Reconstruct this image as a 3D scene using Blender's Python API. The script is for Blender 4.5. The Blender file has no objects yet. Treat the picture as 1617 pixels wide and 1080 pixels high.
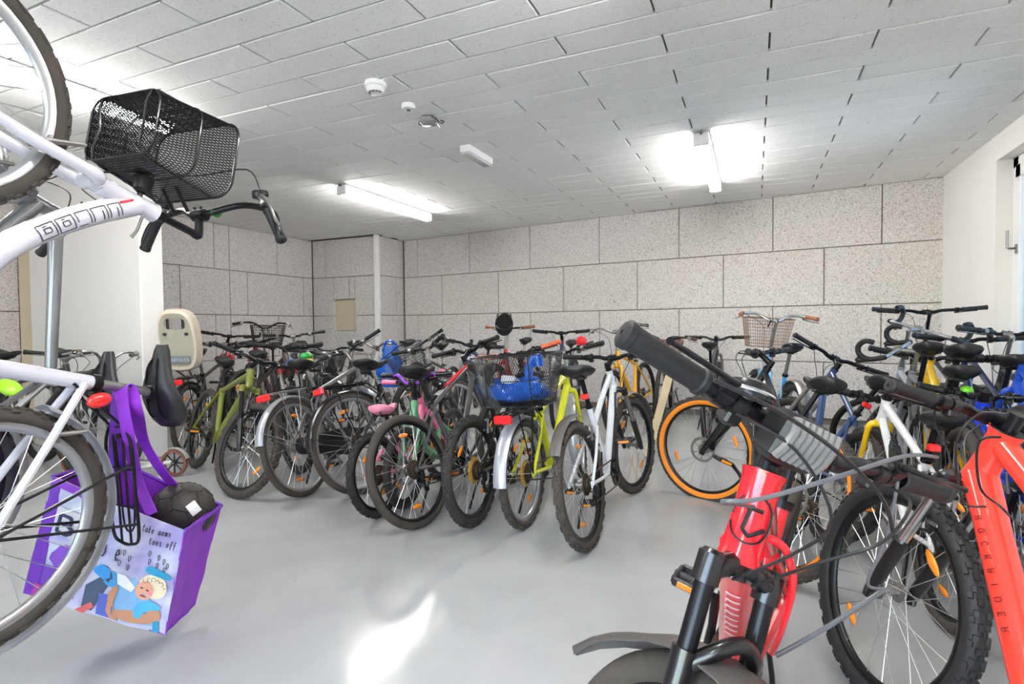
import bpy, math, random
import numpy as np
from mathutils import Matrix

random.seed(7)
SC = bpy.context.scene
COL = SC.collection
PI = math.pi

# ------------------------------------------------------------------ camera, sky, exposure
F_PX = 862.7
EYE = 1.12
YAW, PITCH, ROLL = -0.4189, -0.0294, -0.0096


def cam_axes():
    cy, sy = math.cos(YAW), math.sin(YAW)
    f = np.array([sy, cy, 0.0]); r = np.array([cy, -sy, 0.0]); u = np.array([0, 0, 1.0])
    cp, sp = math.cos(PITCH), math.sin(PITCH)
    f2 = f*cp+u*sp; u2 = u*cp-f*sp
    cr, sr = math.cos(ROLL), math.sin(ROLL)
    return r*cr+u2*sr, u2*cr-r*sr, f2


CX, CY, CZ = cam_axes()
cam_data = bpy.data.cameras.new('camera')
cam = bpy.data.objects.new('camera', cam_data)
COL.objects.link(cam)
cam_data.sensor_fit = 'HORIZONTAL'
cam_data.sensor_width = 36.0
cam_data.lens = 36.0*F_PX/1617.0
cam_data.clip_start = 0.02
M4 = np.eye(4); M4[:3, 0] = CX; M4[:3, 1] = CY; M4[:3, 2] = -CZ; M4[:3, 3] = (0, 0, EYE)
cam.matrix_world = Matrix(M4.tolist())
SC.camera = cam

world = bpy.data.worlds.new('sky'); SC.world = world; world.use_nodes = True
wn = world.node_tree.nodes; wl = world.node_tree.links
bg = wn['Background']
sky = wn.new('ShaderNodeTexSky'); sky.sky_type = 'NISHITA'
sky.sun_disc = False; sky.sun_elevation = math.radians(38); sky.sun_rotation = math.radians(200)
wl.new(sky.outputs[0], bg.inputs[0]); bg.inputs[1].default_value = 0.55
sun_d = bpy.data.lights.new('sun', 'SUN'); sun_d.energy = 11.0; sun_d.angle = math.radians(0.6)
sun = bpy.data.objects.new('sun', sun_d); COL.objects.link(sun)
sd_ = np.array([0.55, -0.6, -1.0]); sd_ = sd_/np.linalg.norm(sd_)      # shines over the roof, from behind the panelled walls
sx_ = np.cross(np.array([0, 0, 1.0]), -sd_); sx_ /= np.linalg.norm(sx_); sy_ = np.cross(-sd_, sx_)
S4 = np.eye(4); S4[:3, 0] = sx_; S4[:3, 1] = sy_; S4[:3, 2] = -sd_; S4[:3, 3] = (0, 6, 6)
sun.matrix_world = Matrix(S4.tolist())

LAMP_POWER = 20.0
SC.view_settings.view_transform = 'Standard'
SC.view_settings.look = 'None'
SC.view_settings.exposure = 1.62
SC.view_settings.gamma = 1.0
SC.view_settings.use_curve_mapping = False
SC.render.film_transparent = False


def ray(px, py):
    return CX*((px-808.5)/F_PX)-CY*((py-540)/F_PX)+CZ


def at(px, py, d):                       # point seen at a pixel, at a depth in metres
    return np.array([0, 0, EYE])+ray(px, py)*d


def atz(px, py, z):
    r = ray(px, py)
    return np.array([0, 0, EYE])+r*((z-EYE)/r[2])


# ------------------------------------------------------------------ materials
MATS = {}


def mat(key, color, rough=0.45, metal=0.0, coat=0.0, var=0.06, scale=18.0, bump=0.0, bscale=300.0):
    if key in MATS:
        return MATS[key]
    m = bpy.data.materials.new(key); m.use_nodes = True; MATS[key] = m
    nt = m.node_tree; N = nt.nodes; L = nt.links; b = N['Principled BSDF']
    tc = N.new('ShaderNodeTexCoord')
    nz = N.new('ShaderNodeTexNoise'); nz.inputs['Scale'].default_value = scale; nz.inputs['Detail'].default_value = 4
    L.new(tc.outputs['Object'], nz.inputs['Vector'])
    mx = N.new('ShaderNodeMix'); mx.data_type = 'RGBA'
    c = np.array(color, float)
    lo = np.clip(c*(1-var*2), 0, 1); hi = np.clip(c*(1+var*2), 0, 1)
    mx.inputs[6].default_value = (*lo, 1); mx.inputs[7].default_value = (*hi, 1)
    L.new(nz.outputs[0], mx.inputs[0]); L.new(mx.outputs[2], b.inputs['Base Color'])
    b.inputs['Roughness'].default_value = rough; b.inputs['Metallic'].default_value = metal
    b.inputs['Coat Weight'].default_value = coat
    b.inputs['Coat Roughness'].default_value = 0.08
    if bump:
        n2 = N.new('ShaderNodeTexNoise'); n2.inputs['Scale'].default_value = bscale; n2.inputs['Detail'].default_value = 3
        L.new(tc.outputs['Object'], n2.inputs['Vector'])
        bp = N.new('ShaderNodeBump'); bp.inputs['Strength'].default_value = bump; bp.inputs['Distance'].default_value = 0.002
        L.new(n2.outputs[0], bp.inputs['Height']); L.new(bp.outputs[0], b.inputs['Normal'])
    return m


def srgb(r, g, b):
    f = lambda v: (v/255/12.92) if v <= 10 else ((v/255+0.055)/1.055)**2.4
    return (f(r), f(g), f(b))


def paint(r, g, b, rough=0.28):
    return mat('paint_%d_%d_%d' % (r, g, b), srgb(r, g, b), rough, 0, 0.6, 0.04)


RUBBER = mat('tyre_rubber', srgb(46, 44, 42), 0.75, var=0.28, scale=9, bump=0.3)
RUBBER_D = mat('dusty_tyre_rubber', srgb(68, 62, 57), 0.85, var=0.3, scale=7, bump=0.35)
RUBBER_F = mat('fresh_tyre_rubber', srgb(36, 36, 38), 0.6, var=0.15, scale=9, bump=0.2)
GRIP = mat('grip_rubber', srgb(30, 30, 33), 0.6, var=0.12, bump=0.25, bscale=900)
BLACK = mat('black_paint', srgb(16, 16, 19), 0.3, 0, 0.4, var=0.2)
BLACKM = mat('black_metal', srgb(28, 28, 32), 0.3, 0.5, var=0.15)
PLASTIC = mat('black_plastic', srgb(24, 24, 26), 0.42, var=0.15)
CHROME = mat('polished_metal', srgb(205, 206, 208), 0.22, 1.0, var=0.04)
STEEL = mat('dull_steel', srgb(150, 148, 145), 0.4, 0.9, var=0.12)
RUST = mat('worn_drivetrain', srgb(74, 62, 52), 0.6, 0.5, var=0.3, scale=60)
RIMS = mat('silver_rim', srgb(176, 177, 180), 0.3, 0.8, var=0.05)
RIMB = mat('black_rim', srgb(22, 22, 24), 0.35, 0.3, var=0.1)
SPOKE = mat('spoke_steel', srgb(200, 200, 200), 0.3, 0.9, var=0.03)
SPOKED = mat('dark_spoke', srgb(60, 58, 56), 0.4, 0.6, var=0.03)
ORANGE_R = mat('amber_reflector', srgb(255, 140, 30), 0.25, 0, 0.5, var=0.12, scale=120)
RED_L = mat('red_lens', srgb(240, 40, 40), 0.2, 0, 0.6, var=0.1, scale=120)
GREY_P = mat('grey_mudguard', srgb(84, 80, 78), 0.45, var=0.1)
LEATHER = mat('saddle_vinyl', srgb(30, 29, 31), 0.4, var=0.12, bump=0.2, bscale=500)
LEATHER_B = mat('brown_saddle_vinyl', srgb(88, 80, 76), 0.5, var=0.15, bump=0.2, bscale=500)
CABLE = mat('cable_housing', srgb(30, 30, 33), 0.4, var=0.1)
CABLE_G = mat('grey_cable_housing', srgb(96, 98, 104), 0.35, var=0.1)
WHITE_P = mat('white_plastic', srgb(235, 235, 236), 0.35, var=0.03)
CORK = mat('brown_grip', srgb(150, 92, 62), 0.65, var=0.15)


# ------------------------------------------------------------------ mesh building
def V(*a):
    return np.array(a, float)


def nrm(v):
    v = np.asarray(v, float); return v/(np.linalg.norm(v)+1e-12)


def axrot(axis, ang):
    x, y, z = nrm(axis); c, s = math.cos(ang), math.sin(ang); C = 1-c
    return np.array([[c+x*x*C, x*y*C-z*s, x*z*C+y*s], [y*x*C+z*s, c+y*y*C, y*z*C-x*s], [z*x*C-y*s, z*y*C+x*s, c+z*z*C]])


def spline(pts, n=6):
    P = [np.asarray(p, float) for p in pts]
    if len(P) < 3:
        return P
    out = []
    for i in range(len(P)-1):
        p0 = P[max(i-1, 0)]; p1 = P[i]; p2 = P[i+1]; p3 = P[min(i+2, len(P)-1)]
        for k in range(n):
            t = k/n
            out.append(0.5*((2*p1)+(-p0+p2)*t+(2*p0-5*p1+4*p2-p3)*t*t+(-p0+3*p1-3*p2+p3)*t**3))
    out.append(P[-1])
    return out


class MB:
    def __init__(s):
        s.v = []; s.f = []

    def add(s, vs, fs):
        o = len(s.v)
        s.v.extend([tuple(map(float, p)) for p in vs]); s.f.extend([tuple(i+o for i in f) for f in fs])
        return s

    def rings(s, rings, caps=True, closed=False):
        n = len(rings[0]); k = len(rings); vs = [p for r in rings for p in r]; fs = []
        for i in range(k if closed else k-1):
            a = i*n; b = ((i+1) % k)*n
            for j in range(n):
                j2 = (j+1) % n
                fs.append((a+j, a+j2, b+j2, b+j))
        if caps and not closed:
            fs.append(tuple(range(n-1, -1, -1))); fs.append(tuple((k-1)*n+j for j in range(n)))
        return s.add(vs, fs)

    def tube(s, pts, r, n=8, caps=True, closed=False, flat=1.0, up=None):
        P = [np.asarray(p, float) for p in pts]; k = len(P)
        rr = [r]*k if np.isscalar(r) else list(r)
        T = []
        for i in range(k):
            if closed:
                t = P[(i+1) % k]-P[i-1]
            else:
                t = P[min(i+1, k-1)]-P[max(i-1, 0)]
            T.append(nrm(t))
        u = np.asarray(up, float) if up is not None else (V(0, 0, 1) if abs(T[0][2]) < 0.9 else V(1, 0, 0))
        rings = []
        for i in range(k):
            t = T[i]; u = nrm(u-t*np.dot(u, t)); w = np.cross(t, u)
            rings.append([P[i]+rr[i]*(math.cos(2*PI*j/n)*w+math.sin(2*PI*j/n)*u*flat) for j in range(n)])
        return s.rings(rings, caps, closed)

    def box(s, c, h, R=None, taper=1.0):
        R = np.eye(3) if R is None else np.asarray(R, float); c = np.asarray(c, float)
        vs = []
        for z in (-1, 1):
            k = taper if z > 0 else 1.0
            for x, y in ((-1, -1), (1, -1), (1, 1), (-1, 1)):
                vs.append(c+R@V(x*h[0]*k, y*h[1]*k, z*h[2]))
        return s.add(vs, [(3, 2, 1, 0), (4, 5, 6, 7), (0, 1, 5, 4), (1, 2, 6, 5), (2, 3, 7, 6), (3, 0, 4, 7)])

    def rbox(s, c, h, r=0.004, R=None):
        # chamfered box
        R = np.eye(3) if R is None else np.asarray(R, float); c = np.asarray(c, float)
        r = min(r, min(h)*0.9); rings = []
        def ring(z, k):
            x, y = h[0]-k, h[1]-k; q = r*0.8
            pts = [(-x+q, -y), (x-q, -y), (x, -y+q), (x, y-q), (x-q, y), (-x+q, y), (-x, y-q), (-x, -y+q)]
            return [c+R@V(a, b, z) for a, b in pts]
        return s.rings([ring(-h[2], r), ring(-h[2]+r, 0), ring(h[2]-r, 0), ring(h[2], r)])

    def lathe(s, prof, c, axis, n=24, closed=False, arc=None, ref=None):
        # prof: (radius, height along axis)
        a = nrm(axis); c = np.asarray(c, float)
        u = np.asarray(ref, float) if ref is not None else (V(0, 0, 1) if abs(a[2]) < 0.9 else V(1, 0, 0))
        u = nrm(u-a*np.dot(u, a)); w = np.cross(a, u)
        k = len(prof); vs = []; fs = []
        A = [2*PI*j/n for j in range(n)] if arc is None else [arc[0]+(arc[1]-arc[0])*j/n for j in range(n+1)]
        for t in A:
            d = math.cos(t)*u+math.sin(t)*w
            for r, h in prof:
                vs.append(c+d*r+a*h)
        na = len(A)
        for j in range(na if arc is None else na-1):
            j2 = (j+1) % na
            for i in range(k if closed else k-1):
                i2 = (i+1) % k
                fs.append((j*k+i, j*k+i2, j2*k+i2, j2*k+i))
        if arc is not None and closed:
            fs.append(tuple(range(k))); fs.append(tuple((na-1)*k+i for i in range(k-1, -1, -1)))
        return s.add(vs, fs)

    def ball(s, c, rx, ry=None, rz=None, R=None, nu=14, nv=8, v0=-0.5, v1=0.5):
        ry = rx if ry is None else ry; rz = rx if rz is None else rz
        R = np.eye(3) if R is None else np.asarray(R, float); c = np.asarray(c, float)
        rings = []
        for i in range(nv+1):
            t = PI*(v0+(v1-v0)*i/nv); ct = max(math.cos(t), 0.02); st = math.sin(t)
            rings.append([c+R@V(rx*ct*math.cos(2*PI*j/nu), ry*ct*math.sin(2*PI*j/nu), rz*st) for j in range(nu)])
        return s.rings(rings)

    def mesh(s, name, sharp=38):
        me = bpy.data.meshes.new(name)
        me.from_pydata(s.v, [], s.f); me.update()
        if sharp:
            me.polygons.foreach_set('use_smooth', [True]*len(me.polygons))
            try:
                me.set_sharp_from_angle(angle=math.radians(sharp))
            except Exception:
                pass
        return me


def M4of(R, T):
    m = np.eye(4); m[:3, :3] = R; m[:3, 3] = T
    return Matrix(m.tolist())


def obj(name, me, material, parent=None, M=None):
    if isinstance(me, MB):
        me = me.mesh(name)
    if not me.materials:
        me.materials.append(material)
        ob = bpy.data.objects.new(name, me)
    else:
        ob = bpy.data.objects.new(name, me)
        if me.materials[0] is not material:
            ob.material_slots[0].link = 'OBJECT'; ob.material_slots[0].material = material
    COL.objects.link(ob)
    if parent is not None:
        ob.parent = parent
    if M is not None:
        ob.matrix_local = M
    return ob


def thing(name, label, cat, M=None, group=None):
    o = bpy.data.objects.new(name, None); COL.objects.link(o)
    o.empty_display_size = 0.1
    if M is not None:
        o.matrix_world = M
    o['label'] = label; o['category'] = cat
    if group:
        o['group'] = group
    return o


def tag(o, label, cat, group=None):
    o['label'] = label; o['category'] = cat
    if group:
        o['group'] = group
    return o


def structure(name, me, material):
    o = obj(name, me, material); o['kind'] = 'structure'; return o


def stuff(o):
    o['kind'] = 'stuff'; return o
# ------------------------------------------------------------------ the room
CEIL = 2.556


def world_mat(key, color, build):
    m = bpy.data.materials.new(key); m.use_nodes = True; MATS[key] = m
    nt = m.node_tree; b = nt.nodes['Principled BSDF']
    g = nt.nodes.new('ShaderNodeNewGeometry')
    build(nt.nodes, nt.links, g.outputs['Position'], b)
    return m


def ramp(N, stops):
    r = N.new('ShaderNodeValToRGB'); e = r.color_ramp.elements
    while len(e) < len(stops):
        e.new(0.5)
    for k, (p, c) in enumerate(stops):
        e[k].position = p; e[k].color = (*c, 1)
    return r


def woodwool(base, fleck, lo, hi):
    def f(N, L, P, b):
        w = N.new('ShaderNodeTexNoise'); w.inputs['Scale'].default_value = 22; w.inputs['Detail'].default_value = 2
        L.new(P, w.inputs['Vector'])
        ad = N.new('ShaderNodeVectorMath'); ad.operation = 'MULTIPLY_ADD'
        ad.inputs[1].default_value = (0.06, 0.06, 0.06)
        L.new(w.outputs[1], ad.inputs[0]); L.new(P, ad.inputs[2])
        n = N.new('ShaderNodeTexNoise'); n.inputs['Scale'].default_value = 100; n.inputs['Detail'].default_value = 5; n.inputs['Distortion'].default_value = 1.6
        L.new(ad.outputs[0], n.inputs['Vector'])
        r = ramp(N, [(lo, fleck), (hi, base)]); L.new(n.outputs[0], r.inputs[0])
        big = N.new('ShaderNodeTexNoise'); big.inputs['Scale'].default_value = 1.7; big.inputs['Detail'].default_value = 3
        L.new(P, big.inputs['Vector'])
        mx = N.new('ShaderNodeMix'); mx.data_type = 'RGBA'; mx.blend_type = 'MULTIPLY'; mx.inputs[0].default_value = 0.25
        r2 = ramp(N, [(0.3, (0.86, 0.85, 0.84)), (0.7, (1, 1, 1))]); L.new(big.outputs[0], r2.inputs[0])
        L.new(r.outputs[0], mx.inputs[6]); L.new(r2.outputs[0], mx.inputs[7])
        L.new(mx.outputs[2], b.inputs['Base Color']); b.inputs['Roughness'].default_value = 0.9
        bp = N.new('ShaderNodeBump'); bp.inputs['Strength'].default_value = 0.5; bp.inputs['Distance'].default_value = 0.004
        L.new(n.outputs[0], bp.inputs['Height']); L.new(bp.outputs[0], b.inputs['Normal'])
    return f


WOOL = world_mat('wood_wool_panel', None, woodwool(srgb(222, 218, 216), srgb(124, 119, 116), 0.36, 0.50))
TILE = world_mat('ceiling_tile_fibre', None, woodwool(srgb(242, 242, 240), srgb(190, 189, 186), 0.28, 0.42))
JOINT = mat('joint_backing', srgb(104, 98, 88), 0.9)
JOINTW = mat('wall_joint_backing', srgb(120, 114, 106), 0.9)
PLASTER = mat('white_wall_paint', srgb(236, 234, 231), 0.6, var=0.012, scale=3)
CREAM = mat('cream_trim_paint', srgb(222, 208, 180), 0.6, var=0.03)
NICHE = mat('niche_board', srgb(206, 194, 172), 0.7, var=0.03)
FRAMEW = mat('white_window_frame', srgb(238, 238, 238), 0.35, var=0.01)


def floor_nodes(N, L, P, b):
    n = N.new('ShaderNodeTexNoise'); n.inputs['Scale'].default_value = 1.6; n.inputs['Detail'].default_value = 6
    L.new(P, n.inputs['Vector'])
    r = ramp(N, [(0.32, srgb(159, 160, 160)), (0.68, srgb(177, 178, 178))]); L.new(n.outputs[0], r.inputs[0])
    sp = N.new('ShaderNodeTexNoise'); sp.inputs['Scale'].default_value = 26; sp.inputs['Detail'].default_value = 1
    L.new(P, sp.inputs['Vector'])
    r3 = ramp(N, [(0.17, srgb(120, 118, 112)), (0.2, (1, 1, 1))]); L.new(sp.outputs[0], r3.inputs[0])
    mx = N.new('ShaderNodeMix'); mx.data_type = 'RGBA'; mx.blend_type = 'MULTIPLY'; mx.inputs[0].default_value = 0.8
    L.new(r.outputs[0], mx.inputs[6]); L.new(r3.outputs[0], mx.inputs[7])
    L.new(mx.outputs[2], b.inputs['Base Color'])
    rr = N.new('ShaderNodeMapRange'); rr.inputs[3].default_value = 0.1; rr.inputs[4].default_value = 0.24
    L.new(n.outputs[0], rr.inputs[0]); L.new(rr.outputs[0], b.inputs['Roughness'])
    b.inputs['Specular IOR Level'].default_value = 0.5
    n2 = N.new('ShaderNodeTexNoise'); n2.inputs['Scale'].default_value = 9; n2.inputs['Detail'].default_value = 2
    L.new(P, n2.inputs['Vector'])
    bp = N.new('ShaderNodeBump'); bp.inputs['Strength'].default_value = 0.12; bp.inputs['Distance'].default_value = 0.004
    L.new(n2.outputs[0], bp.inputs['Height']); L.new(bp.outputs[0], b.inputs['Normal'])


EPOXY = world_mat('grey_epoxy_floor', None, floor_nodes)

YB = -2.6
structure('floor', MB().box((-2.5, 2.7, -0.1), (4.7, 5.6, 0.1)), EPOXY)
ceiling = structure('ceiling', MB().box((-2.5, 2.7, CEIL+0.12), (4.7, 5.6, 0.1)), JOINT)

# main wall, turned 7.35 degrees against the ceiling grid
WA = V(-5.349, 7.625, 0); WU = nrm(V(1.721, 6.713, 0)-WA); WN = V(-WU[1], WU[0], 0)
WR = np.stack([WU, WN, V(0, 0, 1)], 1)
wall_back = structure('wall_back', MB().box(WA+WU*3.6+WN*0.125+V(0, 0, 1.3), (3.9, 0.1, 1.3), WR), JOINTW)
wall_left = structure('wall_left', MB().box((-6.87, 2.55, 1.3), (0.125, 5.2, 1.3)), JOINTW)
mb = MB().box((-4.85, YB-0.1, 1.3), (2.15, 0.1, 1.3)).box((1.35, YB-0.1, 1.3), (0.55, 0.1, 1.3))
mb.box((-0.95, YB-0.1, 2.46), (1.75, 0.1, 0.14)).box((-0.95, YB-0.1, 0.04), (1.75, 0.1, 0.04))
wall_front = structure('wall_front', mb, PLASTER)
mb = MB()
mb.box((1.85, 0.55, 1.3), (0.15, 3.15, 1.3)).box((1.85, 6.2, 1.3), (0.15, 0.78, 1.3))
mb.box((1.85, 4.56, 2.48), (0.15, 0.86, 0.12)).box((1.85, 4.56, 0.05), (0.15, 0.86, 0.05))
structure('wall_right', mb, PLASTER)
mb = MB().rbox((-5.59, 3.055, 1.3), (0.84, 0.1, 1.3), 0.008)
structure('wall_stub_column', mb, PLASTER)
structure('trim_1', MB().rbox((-6.565, 3.02, 1.3), (0.14, 0.03, 1.3), 0.004), CREAM)
wall_alcove = structure('wall_alcove', MB().box((-6.06, 7.5, 1.3), (0.65, 0.43, 1.3)), JOINTW)
structure('trim_2', MB().rbox((-5.405, 6.975, 1.29), (0.035, 0.035, 1.275), 0.006), WHITE_P)

PANEL_CACHE = {}


def panel(parent, origin, ax, nx, u0, u1, z0, z1, name='panel', t=0.022, material=None):
    g = 0.004
    w, h = (u1-u0)/2-g, (z1-z0)/2-g
    key = (round(w, 3), round(h, 3), t)
    if key not in PANEL_CACHE:
        c = 0.005; r = []
        for y, k in ((0, 0), (-t+c, 0), (-t, c)):
            r.append([V(-w+k, y, -h+k), V(w-k, y, -h+k), V(w-k, y, h-k), V(-w+k, y, h-k)])
        PANEL_CACHE[key] = MB().rings(r).mesh('panel', 0)
    R = np.stack([ax, nx, V(0, 0, 1)], 1)
    return obj(name, PANEL_CACHE[key], material or WOOL, parent, M4of(R, origin+ax*(u0+u1)/2+V(0, 0, (z0+z1)/2)))


ROWZ = [(1.937, 2.556), (1.312, 1.937), (0.69, 1.312), (0.07, 0.69)]
E1 = [0.0, 0.289, 1.332, 2.403, 3.467, 4.52, 5.575, 6.604, 7.128]
E2 = [0.0, 0.792, 1.857, 2.935, 3.988, 5.041, 6.083, 7.128]
for k, (z0, z1) in enumerate(ROWZ):
    e = (E1, E2)[k % 2]
    for a, b in zip(e, e[1:]):
        panel(wall_back, WA+WN*0.024, WU, WN, a, b, z0, z1)
AX = V(0, 1, 0); AN = V(-1, 0, 0)
for k, (z0, z1) in enumerate(ROWZ):
    e = ([3.1, 4.12, 5.17, 5.405, 6.245, 6.97], [3.1, 3.62, 4.677, 5.403, 5.696, 6.77, 6.97])[k % 2]
    for a, b in list(zip(e, e[1:]))+[(2.0, 3.0), (0.95, 2.0), (-0.1, 0.95), (-1.2, -0.1), (-2.55, -1.2)]:
        panel(wall_left, V(-6.742, 0, 0), AX, AN, a, b, z0, z1)
BX = V(1, 0, 0); BN = V(0, 1, 0); BO = V(0, 7.068, 0)
for x0, x1, z0, z1 in ((-6.72, -6.45, *ROWZ[0]), (-6.45, -5.43, *ROWZ[0]), (-6.72, -6.29, *ROWZ[1]), (-6.29, -5.968, 1.575, 1.937), (-5.968, -5.85, 1.575, 1.937),
                       (-5.85, -5.43, *ROWZ[1]), (-6.72, -6.43, *ROWZ[2]), (-6.43, -6.29, *ROWZ[2]), (-5.85, -5.43, *ROWZ[2]), (-6.29, -5.85, 0.69, 1.07), (-6.72, -5.43, *ROWZ[3])):
    panel(wall_alcove, BO, BX, BN, x0, x1, z0, z1, t=0.09)
obj('niche_board', MB().rbox((-6.07, 7.05, 1.322), (0.218, 0.015, 0.25), 0.003), NICHE, wall_alcove)
for k, (z0, z1) in enumerate(ROWZ):
    e = ([6.975, 7.66], [6.975, 7.457, 7.66])[k % 2]
    for a, b in zip(e, e[1:]):
        panel(wall_alcove, V(-5.41, 0, 0), V(0, 1, 0), V(-1, 0, 0), a, b, z0, z1)

# ceiling tiles, 0.98 x 0.204 m in running bond
TX, TY, TX0, TY0 = 0.982, 0.204, 0.062, 3.033


def tile_mesh():
    w, h, t, c = TX/2-0.005, TY/2-0.005, 0.02, 0.004
    r = []
    for z, k in ((t, 0), (c, 0), (0, c)):
        r.append([V(-w+k, -h+k, z), V(-w+k, h-k, z), V(w-k, h-k, z), V(w-k, -h+k, z)])
    return MB().rings(r)


tm = tile_mesh(); tme = tm.mesh('ceiling_tile', 0)
rest = MB()
for r in range(-28, 24):
    y = TY0+(r+0.5)*TY
    off = TX0+(0 if r % 2 == 0 else -TX/2)
    for k in range(-8, 3):
        x = off+(k+0.5)*TX
        if x-TX/2 > 1.72 or x+TX/2 < -6.76 or y < YB+0.02:
            continue
        if np.dot(V(x, y, 0)-WA, WN) > 0.35 or (x < -5.6 and y > 7.0):
            continue
        dz = random.uniform(-0.0015, 0.0015)
        if y > 1.75:
            a, b = random.uniform(-.002, .002), random.uniform(-.004, .004)
            R = axrot((0, 1, 0), a)@axrot((1, 0, 0), b)
            obj('ceiling_tile', tme, TILE, ceiling, M4of(R, (x, y, CEIL+dz)))
        else:
            rest.add([V(*p)+V(x, y, CEIL+dz) for p in tm.v], tm.f)
stuff(obj('ceiling_tiles', rest.mesh('ceiling_tiles', 0), TILE, ceiling))

# window in the right wall
win = structure('window_1', MB().rbox((1.835, 5.37, 1.23), (0.035, 0.045, 1.13), 0.005).rbox((1.835, 3.75, 1.23), (0.035, 0.045, 1.13), 0.005)
                .rbox((1.835, 4.56, 2.32), (0.035, 0.86, 0.04), 0.005).rbox((1.835, 4.56, 0.14), (0.035, 0.86, 0.04), 0.005), FRAMEW)
sash = obj('window_sash', MB().rbox((1.815, 5.29, 1.23), (0.03, 0.045, 1.06), 0.006).rbox((1.815, 3.84, 1.23), (0.03, 0.045, 1.06), 0.006)
           .rbox((1.815, 4.56, 2.24), (0.03, 0.77, 0.05), 0.006).rbox((1.815, 4.56, 0.24), (0.03, 0.77, 0.06), 0.006), FRAMEW, win)
gm = bpy.data.materials.new('window_glass'); gm.use_nodes = True
N = gm.node_tree.nodes; L = gm.node_tree.links; N.remove(N['Principled BSDF'])
tr = N.new('ShaderNodeBsdfTransparent'); tr.inputs[0].default_value = (0.82, 0.9, 0.95, 1)
gl = N.new('ShaderNodeBsdfGlossy'); gl.inputs['Roughness'].default_value = 0.02
fr = N.new('ShaderNodeFresnel'); fr.inputs[0].default_value = 1.5
ms = N.new('ShaderNodeMixShader'); L.new(fr.outputs[0], ms.inputs[0]); L.new(tr.outputs[0], ms.inputs[1]); L.new(gl.outputs[0], ms.inputs[2])
L.new(ms.outputs[0], N['Material Output'].inputs[0])
obj('pane', MB().box((1.815, 4.56, 1.24), (0.006, 0.69, 0.96)), gm, win)
h = MB().rbox((1.782, 5.285, 1.66), (0.006, 0.016, 0.035), 0.003).tube([(1.782, 5.285, 1.665), (1.735, 5.285, 1.665)], 0.008)
h.tube(spline([(1.735, 5.285, 1.665), (1.728, 5.285, 1.69), (1.728, 5.285, 1.80)]), 0.009)
obj('window_handle', h, STEEL, win)
win2 = structure('window_2', MB().rbox((-2.66, YB-0.1, 1.2), (0.04, 0.035, 1.12), 0.005).rbox((0.76, YB-0.1, 1.2), (0.04, 0.035, 1.12), 0.005).rbox((-0.95, YB-0.1, 1.2), (0.05, 0.035, 1.12), 0.005)
                 .rbox((-0.95, YB-0.1, 2.28), (1.75, 0.035, 0.04), 0.005).rbox((-0.95, YB-0.1, 0.12), (1.75, 0.035, 0.04), 0.005), FRAMEW)
for xx in (-1.805, -0.095):
    obj('pane', MB().box((xx, YB-0.1, 1.2), (0.81, 0.006, 1.04)), gm, win2)
structure('exterior_ground', MB().box((6.1, 3, -0.2), (4.0, 14, 0.1)).box((-4, -7.0, -0.2), (6.0, 4.2, 0.1)), mat('outside_paving', srgb(196, 194, 188), 0.9))
structure('exterior_wall', MB().box((3.6, 9.0, 1.4), (1.6, 0.15, 1.6)), mat('outside_slate_facade', srgb(70, 98, 116), 0.7, var=0.15, scale=4))
structure('exterior_facade', MB().box((7.5, 5, 1.4), (0.2, 8, 1.6)), mat('outside_slate_facade', srgb(70, 98, 116), 0.7, var=0.15, scale=4))


# ------------------------------------------------------------------ lamps and ceiling devices
em = bpy.data.materials.new('lit_diffuser'); em.use_nodes = True
b = em.node_tree.nodes['Principled BSDF']; b.inputs['Base Color'].default_value = (0.9, 0.9, 0.9, 1)
b.inputs['Emission Color'].default_value = (1.0, 0.975, 0.94, 1); b.inputs['Emission Strength'].default_value = LAMP_POWER


def ceiling_lamp(x, y, label, length=1.58):
    t = thing('ceiling_light', label, 'lamp', M4of(np.eye(3), (x, y, CEIL)), 'tube lamps on the ceiling')
    hh = length/2
    obj('housing', MB().rbox((0, 0, -0.024), (0.054, hh, 0.024), 0.008), WHITE_P, t)
    prof = []
    for k in range(13):
        a = -0.12+(PI+0.24)*k/12
        prof.append((0.052*math.cos(a), -0.056-0.05*math.sin(a)))
    r = [[V(px_, yy, pz_) for px_, pz_ in prof] for yy in (-hh+0.012, hh-0.012)]
    obj('diffuser', MB().rings(r), em, t)
    for s in (-1, 1):
        obj('end_cap', MB().rbox((0, s*hh, -0.058), (0.056, 0.012, 0.048), 0.008), WHITE_P, t)
        obj('mounting_clip', MB().rbox((0, s*(hh+0.02), -0.014), (0.008, 0.02, 0.013), 0.003), STEEL, t)
    return t


ceiling_lamp(-3.79, 5.14, 'lit tube lamp on the ceiling in front of the small wall niche')
ceiling_lamp(-0.372, 5.13, 'lit tube lamp seen end on, on the ceiling nearest the window wall')
ceiling_lamp(-3.66, 1.72, 'lit tube lamp on the ceiling behind the wire basket of the hanging white bicycle')
ceiling_lamp(-0.372, 1.4, 'lit tube lamp on the ceiling directly over the red bicycle with the handlebar light')
ceiling_lamp(-3.66, -1.2, 'lit tube lamp on the ceiling over the front end of the room')
ceiling_lamp(-0.372, -1.4, 'lit tube lamp on the ceiling by the front wall and the window side')

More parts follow.
